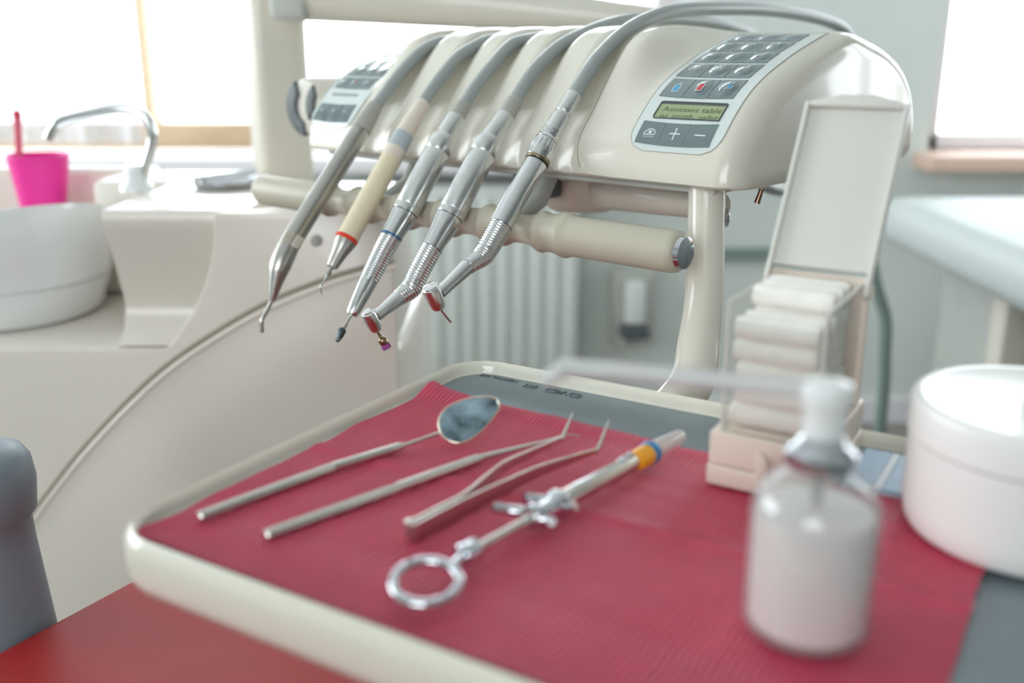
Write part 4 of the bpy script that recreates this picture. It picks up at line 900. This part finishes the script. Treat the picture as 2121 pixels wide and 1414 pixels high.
#====DISPENSER, BOTTLE, JAR
a0, a1, b0, b1 = .1895, .2425, -.0865, .0005
PB = .0026
t = thing('cotton_roll_dispenser', 'beige cotton roll dispenser with clear hopper and raised lid', 'dispenser', tr((a0+a1)/2, (b0+b1)/2, PB))
def tb(m, A_0, A_1, B_0, B_1, z0, z1): return m.prism([tr(A_0, B_0, z0), tr(A_1, B_0, z0), tr(A_1, B_1, z0), tr(A_0, B_1, z0)], (0, 0, z1-z0))
tb(MB(), a0, a1, b0, b1-.004, PB, .0125).build('base_foot', 'dispenser', t, bevel=.0012)
tb(MB(), a0+.0005, a1-.0005, b0+.0008, b1-.005, .0128, .0290).build('base', 'dispenser', t, bevel=.0012)
tb(MB(), a0+.010, a1-.010, b0+.004, b1-.012, .0292, .0312).build('roll_cradle', 'dispenser', t, bevel=.0008)
m = MB(); m.prism([tr(.2135, b0-.0002, .0065), tr(.2205, b0-.0002, .0085), tr(.2190, b0-.0002, .0215), tr(.2145, b0-.0002, .0245)], -E2*.0035); m.build('release_tab', 'dispenser', t, bevel=.0012)
ha0, ha1, hb0, hb1, ht = .1940, .2385, -.0835, -.0190, .0905
tb(MB(), ha0, ha0+.0012, hb0, hb1, .0292, ht).build('hopper_side', 'clear_plastic', t, smooth=False)
tb(MB(), ha1-.0012, ha1, hb0, hb1, .0292, ht).build('hopper_side', 'clear_plastic', t, smooth=False)
tb(MB(), ha0+.0014, ha1-.0014, hb0, hb0+.0012, .0292, ht-.008).build('hopper_front', 'clear_plastic', t, smooth=False)
tb(MB(), ha0-.001, ha1+.003, hb1+.0002, hb1+.0040, .0292, ht+.003).build('hopper_back', 'dispenser', t, bevel=.0008)
for aa in (ha0+.0006, ha1-.0006): MB().tube([tr(aa, hb0+.0006, ht), tr(aa, hb1, ht)], .0009, 8).build('hopper_edge', 'lid', t)
for aa in (ha0+.0006, ha1-.0006): MB().tube([tr(aa, hb0+.0006, .0292), tr(aa, hb0+.0006, ht)], .0007, 8).build('hopper_corner', 'lid', t)
# lid: hinge at the back, leaning back
h0, h1 = (-.0185, .0905), (.0315, .1705); la, lb = .1915, .2425
dl = Vector((0, 0, 0)) + E2*(h1[0]-h0[0]) + ZZ*(h1[1]-h0[1]); nl = E1.cross(dl.normalized())
if nl.dot(-E2) < 0: nl = -nl
def lp(a, f, o): return tr(a, h0[0], h0[1]) + dl*f + nl*o
def lslab(m, A_0, A_1, f0, f1, o0, o1): return m.prism([lp(A_0, f0, o0), lp(A_1, f0, o0), lp(A_1, f1, o0), lp(A_0, f1, o0)], nl*(o1-o0))
lslab(MB(), la+.0022, lb-.0022, .06, .975, 0, .0018).build('lid_panel', 'lid', t, bevel=.0005)
lslab(MB(), la, la+.0024, -.04, 1.0, -.001, .0055).build('lid_edge', 'lid', t, bevel=.0008)
lslab(MB(), lb-.0024, lb, -.08, 1.0, -.001, .0055).build('lid_edge', 'lid', t, bevel=.0008)
m = MB(); m.prism([lp(la+.0022, .976, -.001), lp(lb-.0022, .976, -.001), lp(lb-.0022, 1.0, -.001), lp(la+.034, 1.045, -.001), lp(la+.018, 1.045, -.001), lp(la+.0022, 1.0, -.001)], nl*.0065); m.build('lid_lip', 'lid', t, bevel=.0008)
for aa in (la+.001, lb-.001): MB().lathe(tr(aa, h0[0], h0[1]-.003)-E1*.0015, E1, [(0, .0035), (.003, .0035)], 18).build('hinge', 'dispenser', t)
# cotton rolls
rr_ = .0056; proto = None
m = MB(); RRs = []
for k in range(13):
    f = k/12; r = rr_*(1-.05*(.5+.5*math.sin(k*1.7))) * (.90 if k in (0, 12) else 1)
    RRs.append([E1*((f-.5)*.0375) + E2*(math.cos(th)*r) + ZZ*(math.sin(th)*r) for th in [2*PI*q/18 for q in range(18)]])
m.rings(RRs)
me = None
cols = 5; ORD = ['first', 'second', 'third', 'fourth', 'fifth', 'sixth']; CL = ['front column', 'column behind the front one', 'middle column', 'column before the back one', 'back column next to the lid']
for ci in range(cols):
    nrow = [5, 5, 6, 6, 6][ci]
    for ri in range(nrow):
        bb = hb0+.0078 + ci*.01155 + random.uniform(-.0004, .0004); z = .0312+rr_+.0003 + ri*.0102 + (.0002 if ci % 2 else 0); aa = (ha0+ha1)/2 + random.uniform(-.0012, .0012)
        if z > ht+.005: continue
        if me is None:
            o = m.build('cotton_roll', 'cotton'); me = o
        else:
            o = me.copy(); S.collection.objects.link(o)
        c = tr(aa, bb, z-rr_); o.location = c; o.rotation_euler = (0, 0, random.uniform(-.02, .02)); tag(o, 'white cotton roll, %s from the bottom in the %s' % (ORD[ri], CL[ci]), 'cotton roll', 'cotton rolls in the dispenser')
# glass pump bottle
bt = Vector((.1039, .3103, PB)); BR = .0218
t = thing('pump_bottle', 'small clear glass pump bottle with white pump head and long spout', 'bottle', bt)
MB().lathe(bt, ZZ, [(0, BR*.86), (.0015, BR*.95), (.004, BR), (.044, BR), (.049, BR*.97), (.054, BR*.86), (.0585, BR*.62), (.061, BR*.44), (.0625, BR*.38), (.066, BR*.38)], 48).build('glass_body', 'bottle_glass', t, sharp=60)
MB().lathe(bt+ZZ*.002, ZZ, [(0, BR*.80), (.002, BR*.90), (.038, BR*.915), (.0435, BR*.89), (.044, BR*.2)], 40).build('liquid', 'liquid', t)
MB().tube([bt+ZZ*.0475, bt+ZZ*.066], .0022, 12).build('dip_tube', 'dark_metal', t)
MB().lathe(bt+ZZ*.0622, ZZ, [(0, .0090), (.0005, .0114), (.0022, .0120), (.0052, .0120), (.0066, .0108), (.0082, .0086), (.0100, .0070), (.0105, .005)], 36).build('collar', 'chrome', t)
MB().lathe(bt+ZZ*.0725, ZZ, [(0, .0060), (.001, .0070), (.009, .0070), (.0112, .0072), (.0120, .0084), (.0165, .0088), (.0185, .0082), (.0195, .0050), (.0197, .001)], 36).build('pump_head', 'pump_white', t)
sp0 = bt+ZZ*.0885; sp1 = z3(1185, 762, .0912); sp2 = z3(1150, 771, .0895); 
MB().tube(spline([sp0, sp0.lerp(sp1, .5)+ZZ*.0003, sp1, sp1.lerp(sp2, .6)-ZZ*.0002, sp2+Vector((-.004, 0, -.003))], 40), [.0034-.0006*k/40 for k in range(41)], 16).build('spout', 'spout', t)
# round white jar
jc = Vector((.2175, .3845, PB)); JR = .0502
t = thing('lidded_jar', 'large round white plastic jar with lid at the right of the tray', 'jar', jc)
MB().lathe(jc, ZZ, [(0, JR*.90), (.001, JR*.93), (.004, JR*.965), (.012, JR*.985), (.0405, JR*.985)], 72).build('jar_body', 'jar', t)
MB().lathe(jc+ZZ*.0410, ZZ, [(0, JR*.97), (.0004, JR*1.0), (.0135, JR*1.0), (.0160, JR*.985), (.0172, JR*.95), (.0166, JR*.90), (.0164, .002)], 72).build('jar_lid', 'jar', t, sharp=50)
MB().lathe(jc+ZZ*.0573+Vector((.010, .008, 0)), ZZ, [(0, .012), (.004, .0115), (.0085, .0125), (.0095, .011), (.010, .001)], 36).build('lid_knob', 'jar', t)
# blue packet
t = thing('blue_packet', 'flat light blue and white packet between dispenser and jar', 'packet', tr(.262, -.028, .0005))
tb(MB(), .2455, .2585, -.0545, -.0065, .0030, .0042).build('blue_strip', 'card_blue', t, bevel=.0004, bseg=1)
tb(MB(), .2586, .2625, -.0545, -.0065, .0030, .0042).build('white_strip', 'card_white', t, bevel=.0004, bseg=1)
tb(MB(), .2626, .2735, -.0545, -.0065, .0030, .0042).build('blue_strip', 'card_blue', t, bevel=.0004, bseg=1)
tb(MB(), .2736, .2765, -.0545, -.0065, .0030, .0042).build('white_strip', 'card_white', t, bevel=.0004, bseg=1)
tb(MB(), .2455, .2765, -.0545, -.0065, .0006, .0029).build('packet_body', 'card_white', t, bevel=.0004, bseg=1)
#====LIFT to floor level
for o in list(S.collection.objects):
    if o.parent is None and o.type not in ('CAMERA', 'LIGHT'): o.location.z += LIFT
for o in list(S.collection.objects):
    if '_o' in o.keys(): del o['_o']
